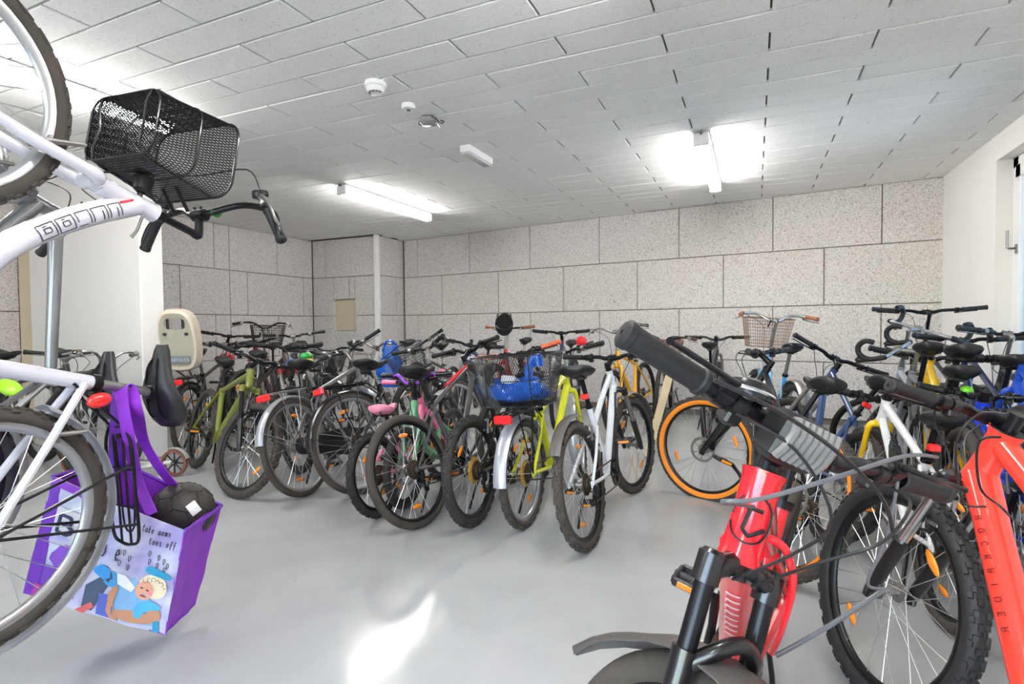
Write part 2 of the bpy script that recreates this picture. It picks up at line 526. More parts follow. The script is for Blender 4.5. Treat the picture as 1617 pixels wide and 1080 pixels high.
p = atz(593, 131, CEIL)
t = thing('smoke_detector', 'large round white smoke detector with a grey grille on the ceiling', 'detector', M4of(np.eye(3), p))
obj('base', MB().lathe([(0.062, 0.0), (0.064, -0.022), (0.058, -0.028), (0, -0.028)], (0, 0, 0), (0, 0, 1), 32), WHITE_P, t)
obj('body', MB().lathe([(0.052, -0.026), (0.055, -0.04), (0.046, -0.056), (0.02, -0.062), (0, -0.062)], (0, 0, 0), (0, 0, 1), 32), WHITE_P, t)
g = MB()
for k in range(6):
    a = k*PI/6+PI*1.1
    g.box((0.036*math.cos(a), 0.036*math.sin(a), -0.059), (0.004, 0.006, 0.003), axrot((0, 0, 1), a))
obj('grille', g, mat('detector_grille', srgb(90, 90, 90), 0.5), t)
p = atz(645, 165, CEIL)
t = thing('smoke_detector', 'small round white detector beside the grey junction box on the ceiling', 'detector', M4of(np.eye(3), p))
obj('body', MB().lathe([(0.044, 0.0), (0.046, -0.02), (0.04, -0.03), (0.015, -0.034), (0, -0.034)], (0, 0, 0), (0, 0, 1), 32), WHITE_P, t)
obj('sensor', MB().lathe([(0.014, -0.033), (0.012, -0.04), (0, -0.04)], (0, 0, 0), (0, 0, 1), 16), mat('detector_grille', srgb(90, 90, 90)), t)
p = atz(677, 184, CEIL)
t = thing('junction_box', 'grey clear plastic junction box with loose wires on the ceiling', 'junction box', M4of(axrot((0, 0, 1), 0.35), p))
CLEAR = mat('grey_clear_plastic', srgb(150, 150, 152), 0.15, 0, 0.5, var=0.2)
obj('box_body', MB().rbox((0, 0, -0.028), (0.06, 0.05, 0.028), 0.016), CLEAR, t)
obj('box_lid', MB().rbox((0.055, 0.0, -0.04), (0.02, 0.05, 0.006), 0.004, axrot((0, 1, 0), 0.9)), CLEAR, t)
obj('wire', MB().tube(spline([(0.03, -0.05, -0.02), (0.07, -0.075, -0.05), (0.09, -0.03, -0.06), (0.10, 0.02, -0.03), (0.07, 0.05, -0.01)]), 0.004, 6), CABLE, t)
obj('wire', MB().tube(spline([(-0.06, 0.0, -0.02), (-0.075, 0.03, -0.04), (-0.05, 0.06, -0.03), (0.0, 0.055, -0.01)]), 0.003, 6), CABLE, t)
p0 = atz(735, 229, CEIL); p1 = atz(770, 250, CEIL)
t = thing('emergency_light', 'unlit narrow white emergency luminaire on the ceiling', 'luminaire', M4of(np.eye(3), (p0+p1)/2))
obj('housing', MB().rbox((0, 0, -0.03), (0.045, 0.21, 0.03), 0.006), WHITE_P, t)
obj('lens', MB().rbox((0, 0, -0.066), (0.035, 0.195, 0.008), 0.004), mat('grey_lens', srgb(196, 198, 200), 0.2, 0, 0.3), t)
# ------------------------------------------------------------------ bicycles
def geom(R=.35, wb=1.08, chain=.43, drop=.06, sta=73, hta=70, off=.045, a2c=.42, hl=.13, seat=.44, sad=.66, stem=.07, rise=.04, barw=.62, sweep=.06, barrise=.02, spacer=.03):
    g = dict(R=R, wb=wb, a2c=a2c, barw=barw, sweep=sweep, barrise=barrise)
    g['ra'] = V(0, 0, R); g['fa'] = V(wb, 0, R)
    h = math.radians(hta); s = V(-math.cos(h), 0, math.sin(h)); n = V(math.sin(h), 0, math.cos(h))
    P0 = g['fa']-off*n; g['P0'] = P0; g['s'] = s; g['n'] = n
    g['crown'] = P0+s*a2c; g['hb'] = g['crown']+s*.025; g['ht'] = g['hb']+s*hl
    g['st'] = g['ht']+s*spacer
    g['bb'] = V(math.sqrt(max(chain**2-drop**2, .01)), 0, R-drop)
    t = math.radians(sta); q = V(-math.cos(t), 0, math.sin(t)); g['q'] = q
    g['seat'] = g['bb']+q*seat; g['sad'] = g['bb']+q*sad
    g['bc'] = g['st']+n*stem+s*rise
    g['barL'] = g['bc']+V(-sweep, barw/2, barrise); g['barR'] = g['bc']+V(-sweep, -barw/2, barrise)
    return g


def placeM(x, y, head, lean=0, z=0):
    a = math.radians(90-head)
    return axrot((0, 0, 1), a)@axrot((1, 0, 0), -math.radians(lean)), V(x, y, z)


def hungM(x, y, beta, eps=0, eta=0, z=0):
    a = math.radians(90-beta); u = V(math.cos(a), math.sin(a), 0); up = V(0, 0, 1)
    M = np.stack([up, np.cross(u, up), u], 1)
    return axrot(u, math.radians(eps))@axrot(M[:, 1], math.radians(eta))@M, V(x, y, z)


MC = {}


def cached(key, fn):
    if key not in MC:
        MC[key] = fn()
    return MC[key]


def tyre_mesh(R, r, knob):
    m = MB(); n = 64
    rr = r-(0.0035 if knob else 0)
    prof = [((R-r)+rr*math.cos(2*PI*k/12)*(1.0), rr*1.0*math.sin(2*PI*k/12)) for k in range(12)]
    m.lathe(prof, (0, 0, 0), (0, 1, 0), n, closed=True)
    if knob:
        K = 54 if knob == 1 else 72
        for k in range(K):
            rows = ((-0.62, .5), (0.0, 0), (0.62, .5)) if k % 2 == 0 else ((-0.95, .0), (-0.3, .5), (0.3, .5), (0.95, .0))
            for ph, o in rows:
                a = 2*PI*(k+o)/K
                d = V(math.cos(a), 0, math.sin(a)); tn = V(-math.sin(a), 0, math.cos(a))
                rad = d*math.cos(ph)+V(0, 1, 0)*math.sin(ph); lat = np.cross(tn, rad)
                c = d*(R-r)+rad*(rr+0.001)
                hx, hy, hz = PI*R/K*0.62, r*0.21, 0.004
                vs = []
                for z, q in ((-1, 1.0), (1, 0.8)):
                    for sx, sy in ((-1, -1), (1, -1), (1, 1), (-1, 1)):
                        vs.append(c+tn*hx*sx*q+lat*hy*sy*q+rad*hz*z)
                m.add(vs, [(4, 5, 6, 7), (0, 1, 5, 4), (1, 2, 6, 5), (2, 3, 7, 6), (3, 0, 4, 7)])
    return m.mesh('tyre')


def side_mesh(R, r):
    m = MB()
    for s in (-1, 1):
        prof = [(R-r*1.98, s*r*0.5), (R-r*1.75, s*r*0.84), (R-r*1.3, s*r*1.03), (R-r*1.02, s*r*1.02), (R-r*0.98, s*r*0.8)]
        m.lathe(prof, (0, 0, 0), (0, 1, 0), 64)
    return m.mesh('sidewall')


def rim_mesh(R, r, deep=.02):
    a = R-2*r+.008; w = min(.013, r*.75)
    prof = [(a, w), (a-.010, w), (a-deep, w*.55), (a-deep-.003, 0), (a-deep, -w*.55), (a-.010, -w), (a, -w), (a-.006, 0)]
    return MB().lathe(prof, (0, 0, 0), (0, 1, 0), 56, closed=True).mesh('rim')


def spokes_mesh(R, r, n=28, hubr=.028, hw=.03, th=.0012):
    m = MB(); a = R-2*r-.008
    for k in range(n):
        s = 1 if k % 2 == 0 else -1
        lead = (1 if (k//2) % 2 == 0 else -1)*1.15
        t = 2*PI*k/n
        p = V(hubr*math.cos(t+lead), s*hw, hubr*math.sin(t+lead)); q = V(a*math.cos(t), s*.002, a*math.sin(t))
        m.tube([p, q], th, 4, caps=False)
    return m.mesh('spokes')


def hub_mesh(big):
    if big:
        prof = [(.006, -.06), (.012, -.055), (.03, -.042), (.036, -.036), (.036, .03), (.03, .042), (.012, .05), (.006, .06)]
    else:
        prof = [(.006, -.055), (.011, -.05), (.012, -.036), (.03, -.034), (.03, -.028), (.014, -.024), (.014, .024), (.03, .028), (.03, .034), (.012, .036), (.011, .05), (.006, .055)]
    return MB().lathe(prof, (0, 0, 0), (0, 1, 0), 16).mesh('hub')


def reflector_mesh():
    return MB().ball((0, 0, 0), .04, .007, .013, nu=14, nv=6).mesh('spoke_reflector')


def disc_mesh(r=.08):
    m = MB().lathe([(r, .036), (r, .038), (r-.016, .038), (r-.016, .036)], (0, 0, 0), (0, 1, 0), 36, closed=True)
    for k in range(6):
        a = k*PI/3
        m.tube([V(.02*math.cos(a), .037, .02*math.sin(a)), V((r-.012)*math.cos(a+.5), .037, (r-.012)*math.sin(a+.5))], .003, 4)
    return m.mesh('brake_disc')


def cassette_mesh():
    prof = []
    for k in range(6):
        r = .022+.0055*k; y = -.05+.004*k
        prof += [(r, y), (r+.006, y), (r+.006, y+.002), (r, y+.002)]
    prof += [(.015, -.024), (.015, -.052)]
    return MB().lathe(prof, (0, 0, 0), (0, 1, 0), 24, closed=True).mesh('cassette')


def guard_mesh(r=.075):
    return MB().lathe([(.02, -.03), (r*.6, -.026), (r, -.018), (r, -.015), (r*.6, -.022), (.02, -.026)], (0, 0, 0), (0, 1, 0), 28, closed=True).mesh('spoke_guard')


def sprocket(m, c, r, y, n=32, t=.0025):
    # toothed ring with spider arms
    vs = []
    for yy in (y-t, y+t):
        for k in range(n*2):
            a = PI*k/n; q = r if k % 2 == 0 else r-.006
            vs.append(c+V(q*math.cos(a), yy, q*math.sin(a)))
        for k in range(n*2):
            a = PI*k/n
            vs.append(c+V((r-.022)*math.cos(a), yy, (r-.022)*math.sin(a)))
    N2 = n*2; fs = []
    for k in range(N2):
        k2 = (k+1) % N2
        fs += [(k, k2, N2+k2, N2+k), (2*N2+k2, 2*N2+k, 3*N2+k, 3*N2+k2), (k2, k, 2*N2+k, 2*N2+k2), (N2+k, N2+k2, 3*N2+k2, 3*N2+k)]
    m.add(vs, fs)
    for k in range(5):
        a = 2*PI*k/5
        m.tube([c+V(.012*math.cos(a), y, .012*math.sin(a)), c+V((r-.016)*math.cos(a), y, (r-.016)*math.sin(a))], .006, 5)


def saddle_mesh(L=.27, W=.16, H=.055, nose=.022):
    # x forward from tail to nose
    ks = 14; rings = []
    for i in range(ks+1):
        t = i/ks; x = -L*.46+L*t
        if t < .35:
            w = W/2*math.sin(PI/2*min(1, (t+.06)/.3))**.6
        else:
            u = (t-.35)/.65; w = W/2*(1-u)**1.5+nose*(1-(1-u)**2)*1.0
            w = max(w, nose*.7)
        if t > .95:
            w *= .8
        z = .012*math.cos(t*2*PI)+(.012*(1-t)**2)
        h = H*(.95-.35*t)*(0.75 if i in (0, ks) else 1)
        ring = []
        for j in range(14):
            a = 2*PI*j/14
            cy = math.cos(a); sy = math.sin(a)
            yy = w*abs(cy)**.7*math.copysign(1, cy)
            zz = (h*.32*abs(sy)**.8 if sy > 0 else -h*.75*abs(sy)**1.2)
            ring.append(V(x, yy, z+zz))
        rings.append(ring)
    return MB().rings(rings).mesh('saddle', 60)


def rails_mesh():
    m = MB()
    for s in (-1, 1):
        m.tube(spline([(-.10, s*.03, -.01), (-.06, s*.024, -.036), (.06, s*.02, -.036), (.11, s*.008, -.012)]), .0035, 5)
    return m.rbox((0, 0, -.04), (.022, .026, .012), .004).mesh('saddle_rails')


def pedal_mesh():
    m = MB()
    for x in (-.042, .042):
        m.rbox((x, 0, 0), (.006, .043, .011), .003)
    for y in (-.042, 0, .042):
        m.rbox((0, y, 0), (.04, .006, .010), .003)
    return m.tube([(0, -.05, 0), (0, .05, 0)], .009, 8).mesh('pedal')


def pedal_ref_mesh():
    return MB().rbox((0, 0, 0), (.0015, .03, .007), .001).mesh('pedal_reflector')


def basket_mesh(w, d, h, kind):
    # origin at bottom centre ; opening +z ; walls lean outwards ; corners rounded
    def loop(z, k):
        hw, hd = w/2*k, d/2*k; r = min(hw, hd)*.45; pts = []
        for cx, cy, a0 in ((hd-r, hw-r, 0), (-(hd-r), hw-r, PI/2), (-(hd-r), -(hw-r), PI), (hd-r, -(hw-r), 1.5*PI)):
            for i in range(6):
                a = a0+PI/2*i/5
                pts.append(V(cx+r*math.cos(a), cy+r*math.sin(a), z))
        return pts
    def at_loop(P, s):
        n = len(P); L = [np.linalg.norm(P[(i+1) % n]-P[i]) for i in range(n)]; T = sum(L); s = (s % 1.0)*T
        for i in range(n):
            if s <= L[i]:
                return P[i]+(P[(i+1) % n]-P[i])*(s/max(L[i], 1e-9))
            s -= L[i]
        return P[0]
    m = MB(); top = 1.0; bot = .78
    if kind == 'mesh':
        nu, nv, th = 120, 22, .0017
    elif kind == 'finemesh':
        nu, nv, th = 96, 18, .0013
    else:
        nu, nv, th = 56, 9, .0016
    lv = [loop(h*i/nv, bot+(top-bot)*i/nv) for i in range(nv+1)]
    if kind == 'wire':
        for k in range(nu):
            m.tube([at_loop(lv[0], k/nu), at_loop(lv[-1], k/nu)], th, 4, caps=False)
        for i in range(1, nv):
            m.tube(lv[i], th, 4, closed=True)
        for k in range(9):
            t = -1+2*(k+.5)/9
            m.tube([V(-d/2*bot*.95, t*w/2*bot, 0), V(d/2*bot*.95, t*w/2*bot, 0)], th, 4)
    else:
        for sg in (-1, 1):                  # expanded metal: crossing diagonal strands
            for k in range(nu):
                pts = [at_loop(lv[i], k/nu+sg*i/nu*.5) for i in range(nv+1)]
                m.tube(pts, th, 3, caps=False)
        nb = 22 if kind == 'mesh' else 14
        for sg in (-1, 1):
            for k in range(-nb, nb+1):
                c = k/nb*(w+d)*bot/2*1.0; pts = []
                # diagonal line y = sg*x + c clipped to the bottom rectangle
                hx, hy = d/2*bot*.97, w/2*bot*.97
                xs = sorted(np.clip([-hx, hx], min((-hy-c)*sg, (hy-c)*sg), max((-hy-c)*sg, (hy-c)*sg)))
                if xs[1]-xs[0] > .004:
                    m.tube([V(xs[0], sg*xs[0]+c, 0), V(xs[1], sg*xs[1]+c, 0)], th, 3, caps=False)
    rim = MB().tube(loop(h, top), .0042, 8, closed=True)
    fr = MB().tube(loop(0, bot), .003, 6, closed=True)
    if kind != 'wire':
        fr.tube(loop(h*.5, (top+bot)/2), .0028, 6, closed=True)
        for yy in (-.28, .28):
            fr.tube(spline([V(d/2*.99, yy*w, h), V(d/2*.89, yy*w, h*.4), V(d/2*.74, yy*w, 0), V(0, yy*w*.9, -.002), V(-d/2*.74, yy*w, 0), V(-d/2*.89, yy*w, h*.4), V(-d/2*.99, yy*w, h)], 3), .0036, 6)
    return m.mesh('basket_mesh', 0), rim.mesh('basket_rim'), fr.mesh('basket_frame')


def fender_mesh(Rf, w, a0, a1, n=40):
    prof = []
    for k in range(7):
        t = -1+2*k/6
        prof.append((Rf-.012*t*t, t*w))
    inner = [(r-.002, h) for r, h in reversed(prof)]
    return MB().lathe(prof+inner, (0, 0, 0), (0, 1, 0), n, closed=True, arc=(a0, a1), ref=(1, 0, 0))


def wheel(parent, name, M, R, r, knob, rim, tyre, side=None, spoke=SPOKE, big=False, refl=2, disc=False, rear=None, guard=None, rot=0.0, lod=0):
    key = (R, r)
    rm = obj(name, cached(('rim',)+key, lambda: rim_mesh(R, r)), rim, parent, M)
    obj('tyre', cached(('tyre', R, r, knob), lambda: tyre_mesh(R, r, knob)), tyre, rm)
    if side:
        obj('sidewall', cached(('side', R, r), lambda: side_mesh(R, r)), side, rm)
    stuff(obj('spokes', cached(('spk',)+key, lambda: spokes_mesh(R, r)), spoke, rm, M4of(axrot((0, 1, 0), rot), (0, 0, 0))))
    obj('hub', cached(('hub', big), lambda: hub_mesh(big)), STEEL, rm)
    for k in range(refl):
        a = rot+1.2+k*2*PI/refl
        d = V(math.cos(a), 0, math.sin(a)); tn = V(-math.sin(a), 0, math.cos(a))
        Rm = np.stack([tn, V(0, 1, 0), np.cross(tn, V(0, 1, 0))], 1)
        obj('spoke_reflector', cached('refl', reflector_mesh), ORANGE_R, rm, M4of(Rm, d*(R-2*r-.075)))
    if disc:
        obj('brake_disc', cached('disc', disc_mesh), STEEL, rm)
    if rear:
        obj('cassette', cached('cass', cassette_mesh), RUST, rm)
    if guard:
        obj('spoke_guard', cached('guard', guard_mesh), guard, rm)
    return rm


LET = {  # stroke letters in a unit box, polylines of (x, y)
    'R': [[(0, 0), (0, 1), (.6, 1), (.75, .85), (.75, .65), (.6, .5), (0, .5)], [(.4, .5), (.8, 0)]],
    'O': [[(.2, 0), (0, .2), (0, .8), (.2, 1), (.6, 1), (.8, .8), (.8, .2), (.6, 0), (.2, 0)]],
    'C': [[(.8, .85), (.6, 1), (.2, 1), (0, .8), (0, .2), (.2, 0), (.6, 0), (.8, .15)]],
    'K': [[(0, 0), (0, 1)], [(.8, 1), (0, .45)], [(.25, .6), (.8, 0)]],
    'I': [[(.3, 0), (.3, 1)]],
    'D': [[(0, 0), (0, 1), (.5, 1), (.8, .75), (.8, .25), (.5, 0), (0, 0)]],
    'E': [[(.75, 1), (0, 1), (0, 0), (.75, 0)], [(0, .5), (.6, .5)]],
    'B': [[(0, 0), (0, 1), (.55, 1), (.7, .85), (.7, .65), (.55, .52), (0, .52)], [(.55, .52), (.8, .4), (.8, .15), (.6, 0), (0, 0)]],
    't': [[(.35, 1.1), (.25, .15), (.4, 0), (.6, .1)], [(.05, .7), (.6, .75)]],
    'a': [[(.65, .6), (.3, .65), (.1, .3), (.2, .03), (.45, .1), (.65, .6), (.6, .1), (.75, 0)]],
    'k': [[(.2, 1.1), (.1, 0)], [(.6, .65), (.15, .3), (.6, 0)]],
    's': [[(.6, .6), (.3, .65), (.2, .45), (.5, .25), (.4, .03), (.1, .03)]],
    'e': [[(.12, .3), (.6, .4), (.5, .63), (.25, .6), (.1, .3), (.25, .02), (.6, .1)]],
    'm': [[(.05, 0), (.12, .62)], [(.1, .45), (.3, .65), (.36, .5), (.32, 0)], [(.36, .45), (.56, .65), (.64, .5), (.62, 0)]],
    'n': [[(.1, 0), (.17, .62)], [(.15, .42), (.4, .65), (.52, .5), (.5, 0)]],
    'o': [[(.35, .65), (.12, .4), (.15, .05), (.4, .02), (.6, .3), (.5, .6), (.35, .65)]],
    'f': [[(.7, 1.0), (.5, 1.1), (.35, .8), (.2, -.35)], [(.05, .5), (.6, .55)]],
}


def on_tube(m, p0, p1, r0, r1, side, strokes, th=.001, lift=.0006):
    # strokes: polylines of (s along the tube in metres from p0, t across in metres)
    ax = nrm(p1-p0); L = np.linalg.norm(p1-p0)
    n = nrm(np.asarray(side, float)-ax*np.dot(side, ax)); b = np.cross(ax, n)
    for st in strokes:
        pts = []
        for i in range(len(st)):
            seg = [st[i]] if i == 0 else [np.array(st[i-1])+(np.array(st[i])-np.array(st[i-1]))*k/4 for k in range(1, 5)]
            for s, t in seg:
                r = r0+(r1-r0)*s/L+lift
                ph = t/r
                pts.append(p0+ax*s+r*(math.cos(ph)*n+math.sin(ph)*b))
        m.tube(pts, th, 5)


def bike(label, gp, pose, hung=None, group='bicycles parked in the cellar', kind='mtb', frame=BLACK, frame2=None, fork=None, tyre=RUBBER, side=None, r=.024, knob=0,
         rim=RIMB, spoke=SPOKE, saddle=LEATHER, sadw=.15, grip=GRIP, bar=BLACKM, barkind='flat', steer=0, style='diamond', susp=False, stanch=STEEL, lower=None,
         rack=None, fend=None, basket=None, guard=None, disc=False, taillight=False, headlight=False, kick=True, bighub=False, chaincase=False, barends=False,
         tube=.017, refl=2, lod=0, clipfend=False, wirebasket_mat=None, bell=None, rackbasket=None, rot=0.3, levers=True, decals=None, front_fend=True, fend_end=1.0, sadtilt=0, lever=(.75, 0, -.55), gripr=.0158, fmid=.52, bellr=.028, dtube=1.25, clip_end=.80, stem_mat=None, basket_tilt=0, basket_off=(0, 0, 0), rb_off=(0, 0, 0)):
    g = geom(**gp); R = g['R']
    if hung:
        Rm, T = hungM(*hung)
    else:
        x, y, head, lean = pose; Rm, T = placeM(x, y, head, lean)
    root = thing('bicycle', label, 'bicycle', M4of(Rm, T), group)
    S = axrot(g['s'], math.radians(steer)); P0 = g['P0']
    SM = M4of(S, P0-S@P0)
    frame2 = frame2 or frame; fork = fork or frame; lower = lower or BLACK
    # wheels
    wheel(root, 'rear_wheel', M4of(np.eye(3), g['ra']), R, r, knob, rim, tyre, side, spoke, bighub, refl, disc, True, guard, rot)
    wheel(root, 'front_wheel', M4of(S, P0+S@(g['fa']-P0)), R, r, knob, rim, tyre, side, spoke, False, refl, disc, None, None, rot+.9)
    # frame
    m = MB(); hb, ht, bb, se, ra = g['hb'], g['ht'], g['bb'], g['seat'], g['ra']; s = g['s']
    hr = max(tube*1.25, .02)
    m.tube([hb-s*.004, hb+s*.012, (hb+ht)/2, ht-s*.012, ht+s*.004], [hr*1.12, hr, hr*.94, hr, hr*1.12], 16)
    dts = hb+s*(.02 if kind != 'kids' else .01); dw = tube*dtube if kind in ('mtb', 'city') else tube
    if style == 'diamond':
        m.tube([dts, dts*.75+bb*.25, dts*.2+bb*.8, bb], [dw*1.05, dw, dw, dw*.9], 12)
        m.tube([ht-s*.03, (ht-s*.03)*.6+(bb+(se-bb)*.94)*.4, bb+(se-bb)*.93], [tube*1.15, tube, tube*.85], 12)
    elif style == 'sloping':
        m.tube([dts, dts*.75+bb*.25, dts*.2+bb*.8, bb], [dw*1.1, dw, dw, dw*.9], 12)
        m.tube(spline([ht-s*.03, (ht*.55+(bb+(se-bb)*.72)*.45)+V(0, 0, -.01), bb+(se-bb)*.72], 4), tube, 12)
    elif style == 'step':
        k = (dts*.45+bb*.55)+V(.02, 0, -.055)
        m.tube(spline([ht-s*.055, dts*.75+bb*.25+V(0, 0, -.01), k, bb+V(.015, 0, .01)], 6), [dw*1.2]*19, 12)
        if kind == 'city' and tube < .02:
            k2 = (ht*.5+bb*.5)+V(-.01, 0, .0)
            m.tube(spline([ht-s*.02, k2, bb+(se-bb)*.35], 6), tube*.8, 10)
    elif style == 'mixte':
        m.tube([dts, bb], dw, 12)
        for sy in (-1, 1):
            m.tube([ht-s*.03+V(0, sy*.012, 0), bb+(se-bb)*.6+V(0, sy*.02, 0), ra+V(.02, sy*.055, 0)], tube*.55, 8)
    m.tube([bb-g['q']*.01, se], [tube*1.02, tube*.95], 12)
    m.tube([bb+V(0, -.036, 0), bb+V(0, .036, 0)], .022, 14)
    for sy in (-1, 1):
        e = ra+V(0, sy*.062, 0)
        m.tube(spline([bb+V(-.01, sy*.03, 0), bb*.55+ra*.45+V(0, sy*.048, 0), e], 4), tube*.55, 8)
        top = bb+(se-bb)*(.9 if style in ('diamond', 'step', 'mixte') else .7)
        m.tube(spline([top+V(-.005, sy*.018, 0), top*.5+ra*.5+V(0, sy*.046, 0), e], 4), tube*.48, 8)
        m.rbox(e, (.018, .003, .018), .003)
    fo = obj('frame', m, frame, root)
    if decals:
        decals(fo, g)
    # seat post, saddle
    q = g['q']; sd = g['sad']
    po = obj('seat_post', MB().tube([se-q*.03, sd+V(0, 0, .005)], .0135, 12), STEEL if kind == 'city' else BLACKM, root)
    obj('seat_clamp', MB().tube([se-q*.012, se+q*.010], tube*1.2, 12).tube([se+V(-.02, -.02, -.003), se+V(-.028, .03, -.003)], .004, 6), BLACKM, po)
    L = .27 if kind != 'kids' else .22
    st = axrot((0, 1, 0), -math.radians(sadtilt))
    so = obj('saddle', cached(('sad', L, sadw), lambda: saddle_mesh(L, sadw)), saddle, root, M4of(st, sd+V(0, 0, .05)))
    obj('saddle_rails', cached('rails', rails_mesh), BLACKM, so)
    # fork
    fa, cr = g['fa'], g['crown']
    m = MB(); hw = max(r+.022, .045)
    if susp:
        ms = MB(); ml = MB()
        n = g['n']; mid = fmid
        for sy in (-1, 1):
            up_ = cr+n*.012+V(0, sy*(hw+.012), 0); dn = fa+V(0, sy*(hw+.012), 0)-n*.012
            k = up_+(dn-up_)*mid
            ms.tube([up_+s*.01, k+(dn-k)*.1], .0148, 14)
            ml.tube([k-s*-.0, k+(dn-k)*.08, k+(dn-k)*.8, dn, dn-s*.02], [.0215, .0195, .0185, .015, .012], 14)
            ml.rbox(dn+V(0, 0, -.004), (.016, .006, .018), .004)
            m.tube([up_-s*.022, up_+s*.022], .021, 14)
            m.tube([up_+s*.02, up_+s*.028], [.020, .014], 14)
        a = cr+n*.012+V(0, -(hw+.012), 0); b = cr+n*.012+V(0, hw+.012, 0)
        m.tube(spline([a, a*.75+b*.25+s*.014, (a+b)/2+s*.018-n*.008, a*.25+b*.75+s*.014, b], 4), .019, 12)
        m.tube([cr-s*.005, hb], .02, 14)
        kk = (cr+n*.012)+(fa-n*.012-(cr+n*.012))*mid
        ml.tube(spline([kk+V(0, hw+.012, 0)-s*.03, kk+n*.03+V(0, hw*.75, 0)+s*.015, kk+n*.036+s*.035, kk+n*.03+V(0, -hw*.75, 0)+s*.015, kk+V(0, -hw-.012, 0)-s*.03], 5), .0125, 10)
        ko = obj('fork', m, fork, root, SM)
        obj('stanchions', ms, stanch, ko); obj('fork_lowers', ml, lower, ko)
    else:
        for sy in (-1, 1):
            m.tube(spline([cr+V(0, sy*.02, 0), cr*.93+fa*.07+V(0, sy*hw, 0), cr*.45+fa*.55-g['n']*.018+V(0, sy*hw, 0), fa+V(0, sy*.052, 0)], 5), [tube*.9]*6+[tube*.75]*5+[tube*.55]*5, 10)
            m.rbox(fa+V(0, sy*.052, 0), (.012, .003, .016), .003)
        m.tube([cr+V(0, -.03, 0), cr+V(0, .03, 0)], tube*1.05, 12)
        m.tube([cr, hb], tube*1.1, 12)
        ko = obj('fork', m, fork, root, SM)
    # stem and bar
    bc, stp = g['bc'], g['st']; n = g['n']
    m = MB().tube([ht, ht+s*.006], [hr*1.1, hr], 14).tube([ht, stp+s*.012], .0165, 12)
    quill = np.linalg.norm(bc-stp) > .11
    if quill:
        up_ = stp+s*max(.02, np.dot(bc-stp, s))
        m.tube([stp, up_], .0125, 12).tube(spline([up_-s*.01, up_+s*.012, up_*.4+bc*.6+s*.004, bc], 4), [.0135]*13, 12)
    else:
        m.tube([stp, stp*.4+bc*.6, bc], [.019, .0165, .018], 12)
        m.tube([stp-s*.022, stp+s*.022], .0185, 14)
    m.tube([bc+V(0, -.024, 0), bc+V(0, .024, 0)], .0205, 14)
    for sy in (-.014, .014):
        for dz in (-.014, .014):
            m.tube([bc+n*.018+s*dz+V(0, sy, 0), bc+n*.024+s*dz+V(0, sy, 0)], .0045, 8)
    obj('stem', m, stem_mat or (BLACKM if kind != 'city' else STEEL), root, SM)
    half = {}
    for sy, key in ((1, 'barL'), (-1, 'barR')):
        e = g[key]
        w = g['barw']/2
        if barkind == 'flat':
            P = [bc, bc+V(0, sy*.05, 0), bc*.72+e*.28+V(.006, 0, .004), bc*.4+e*.6, e]
        elif barkind == 'riser':
            P = [bc, bc+V(0, sy*.05, 0), bc+V(.0, sy*w*.38, g['barrise']*.9), bc*.4+e*.6+V(0, 0, g['barrise']*.3), e]
        elif barkind == 'swept':
            P = [bc, bc+V(.005, sy*.04, .0), bc+V(.03, sy*w*.45, g['barrise']+.02), bc+V(.0, sy*w*.85, g['barrise']+.015), e*.55+bc*.45+V(-g['sweep']*.05, sy*w*.42, .012), e]
        else:  # drop
            P = [bc, bc+V(0, sy*w*.8, 0), bc+V(.015, sy*w*.97, 0), bc+V(.08, sy*w, -.005), bc+V(.125, sy*w, .025), bc+V(.125, sy*w, .075), bc+V(.085, sy*w, .105), bc+V(.04, sy*w, .095)]
        half[sy] = spline(P, 6)
    path = list(reversed(half[-1]))+half[1][1:]
    brr = .0112 if kind != 'mtb' else .0122
    rad = [brr+(.004*(max(0, 1-np.linalg.norm(p-bc)/.09)) if kind == 'mtb' else 0) for p in path]
    bo = obj('handlebar', MB().tube(path, rad, 12), bar, root, SM)
    for sy in (1, -1):
        h = half[sy]; e = h[-1]
        glen = .125 if kind != 'kids' else .10
        if barkind == 'drop':
            gr = MB().tube(h[8:], .0155, 12)
            obj('bar_tape', gr, grip, bo)
            hp = h[20]
            mm = MB().tube(spline([hp+V(-.02, 0, -.01), hp+V(.03, 0, -.012), hp+V(.05, 0, .0)], 5), [.013]*5+[.015]*5+[.011], 10)
            mm.tube(spline([hp+V(.03, 0, -.01), hp+V(.05, 0, -.03), hp+V(.01, 0, -.05)], 4), .006, 6)
            obj('brake_hood', mm, PLASTIC, bo)
            continue
        acc = 0; k = len(h)-1
        while k > 1 and acc < glen:
            acc += np.linalg.norm(h[k]-h[k-1]); k -= 1
        gp_ = h[k:]
        # resample: straight grip from inner to end
        i0 = h[k]; d = nrm(e-i0)
        gm_ = MB(); ln = np.linalg.norm(e-i0); rr = gripr
        prof = [(rr*.95, 0), (rr*1.12, .002), (rr*1.12, .010), (rr*.98, .013), (rr*.98, ln*.5), (rr*1.03, ln*.8), (rr*1.06, ln-.012), (rr*1.16, ln-.010), (rr*1.16, ln), (rr*.9, ln+.004), (.004, ln+.0045), (.004, ln+.001), (0, ln+.001)]
        gm_.lathe(prof, i0, d, 18)
        obj('grip', gm_, grip, bo)
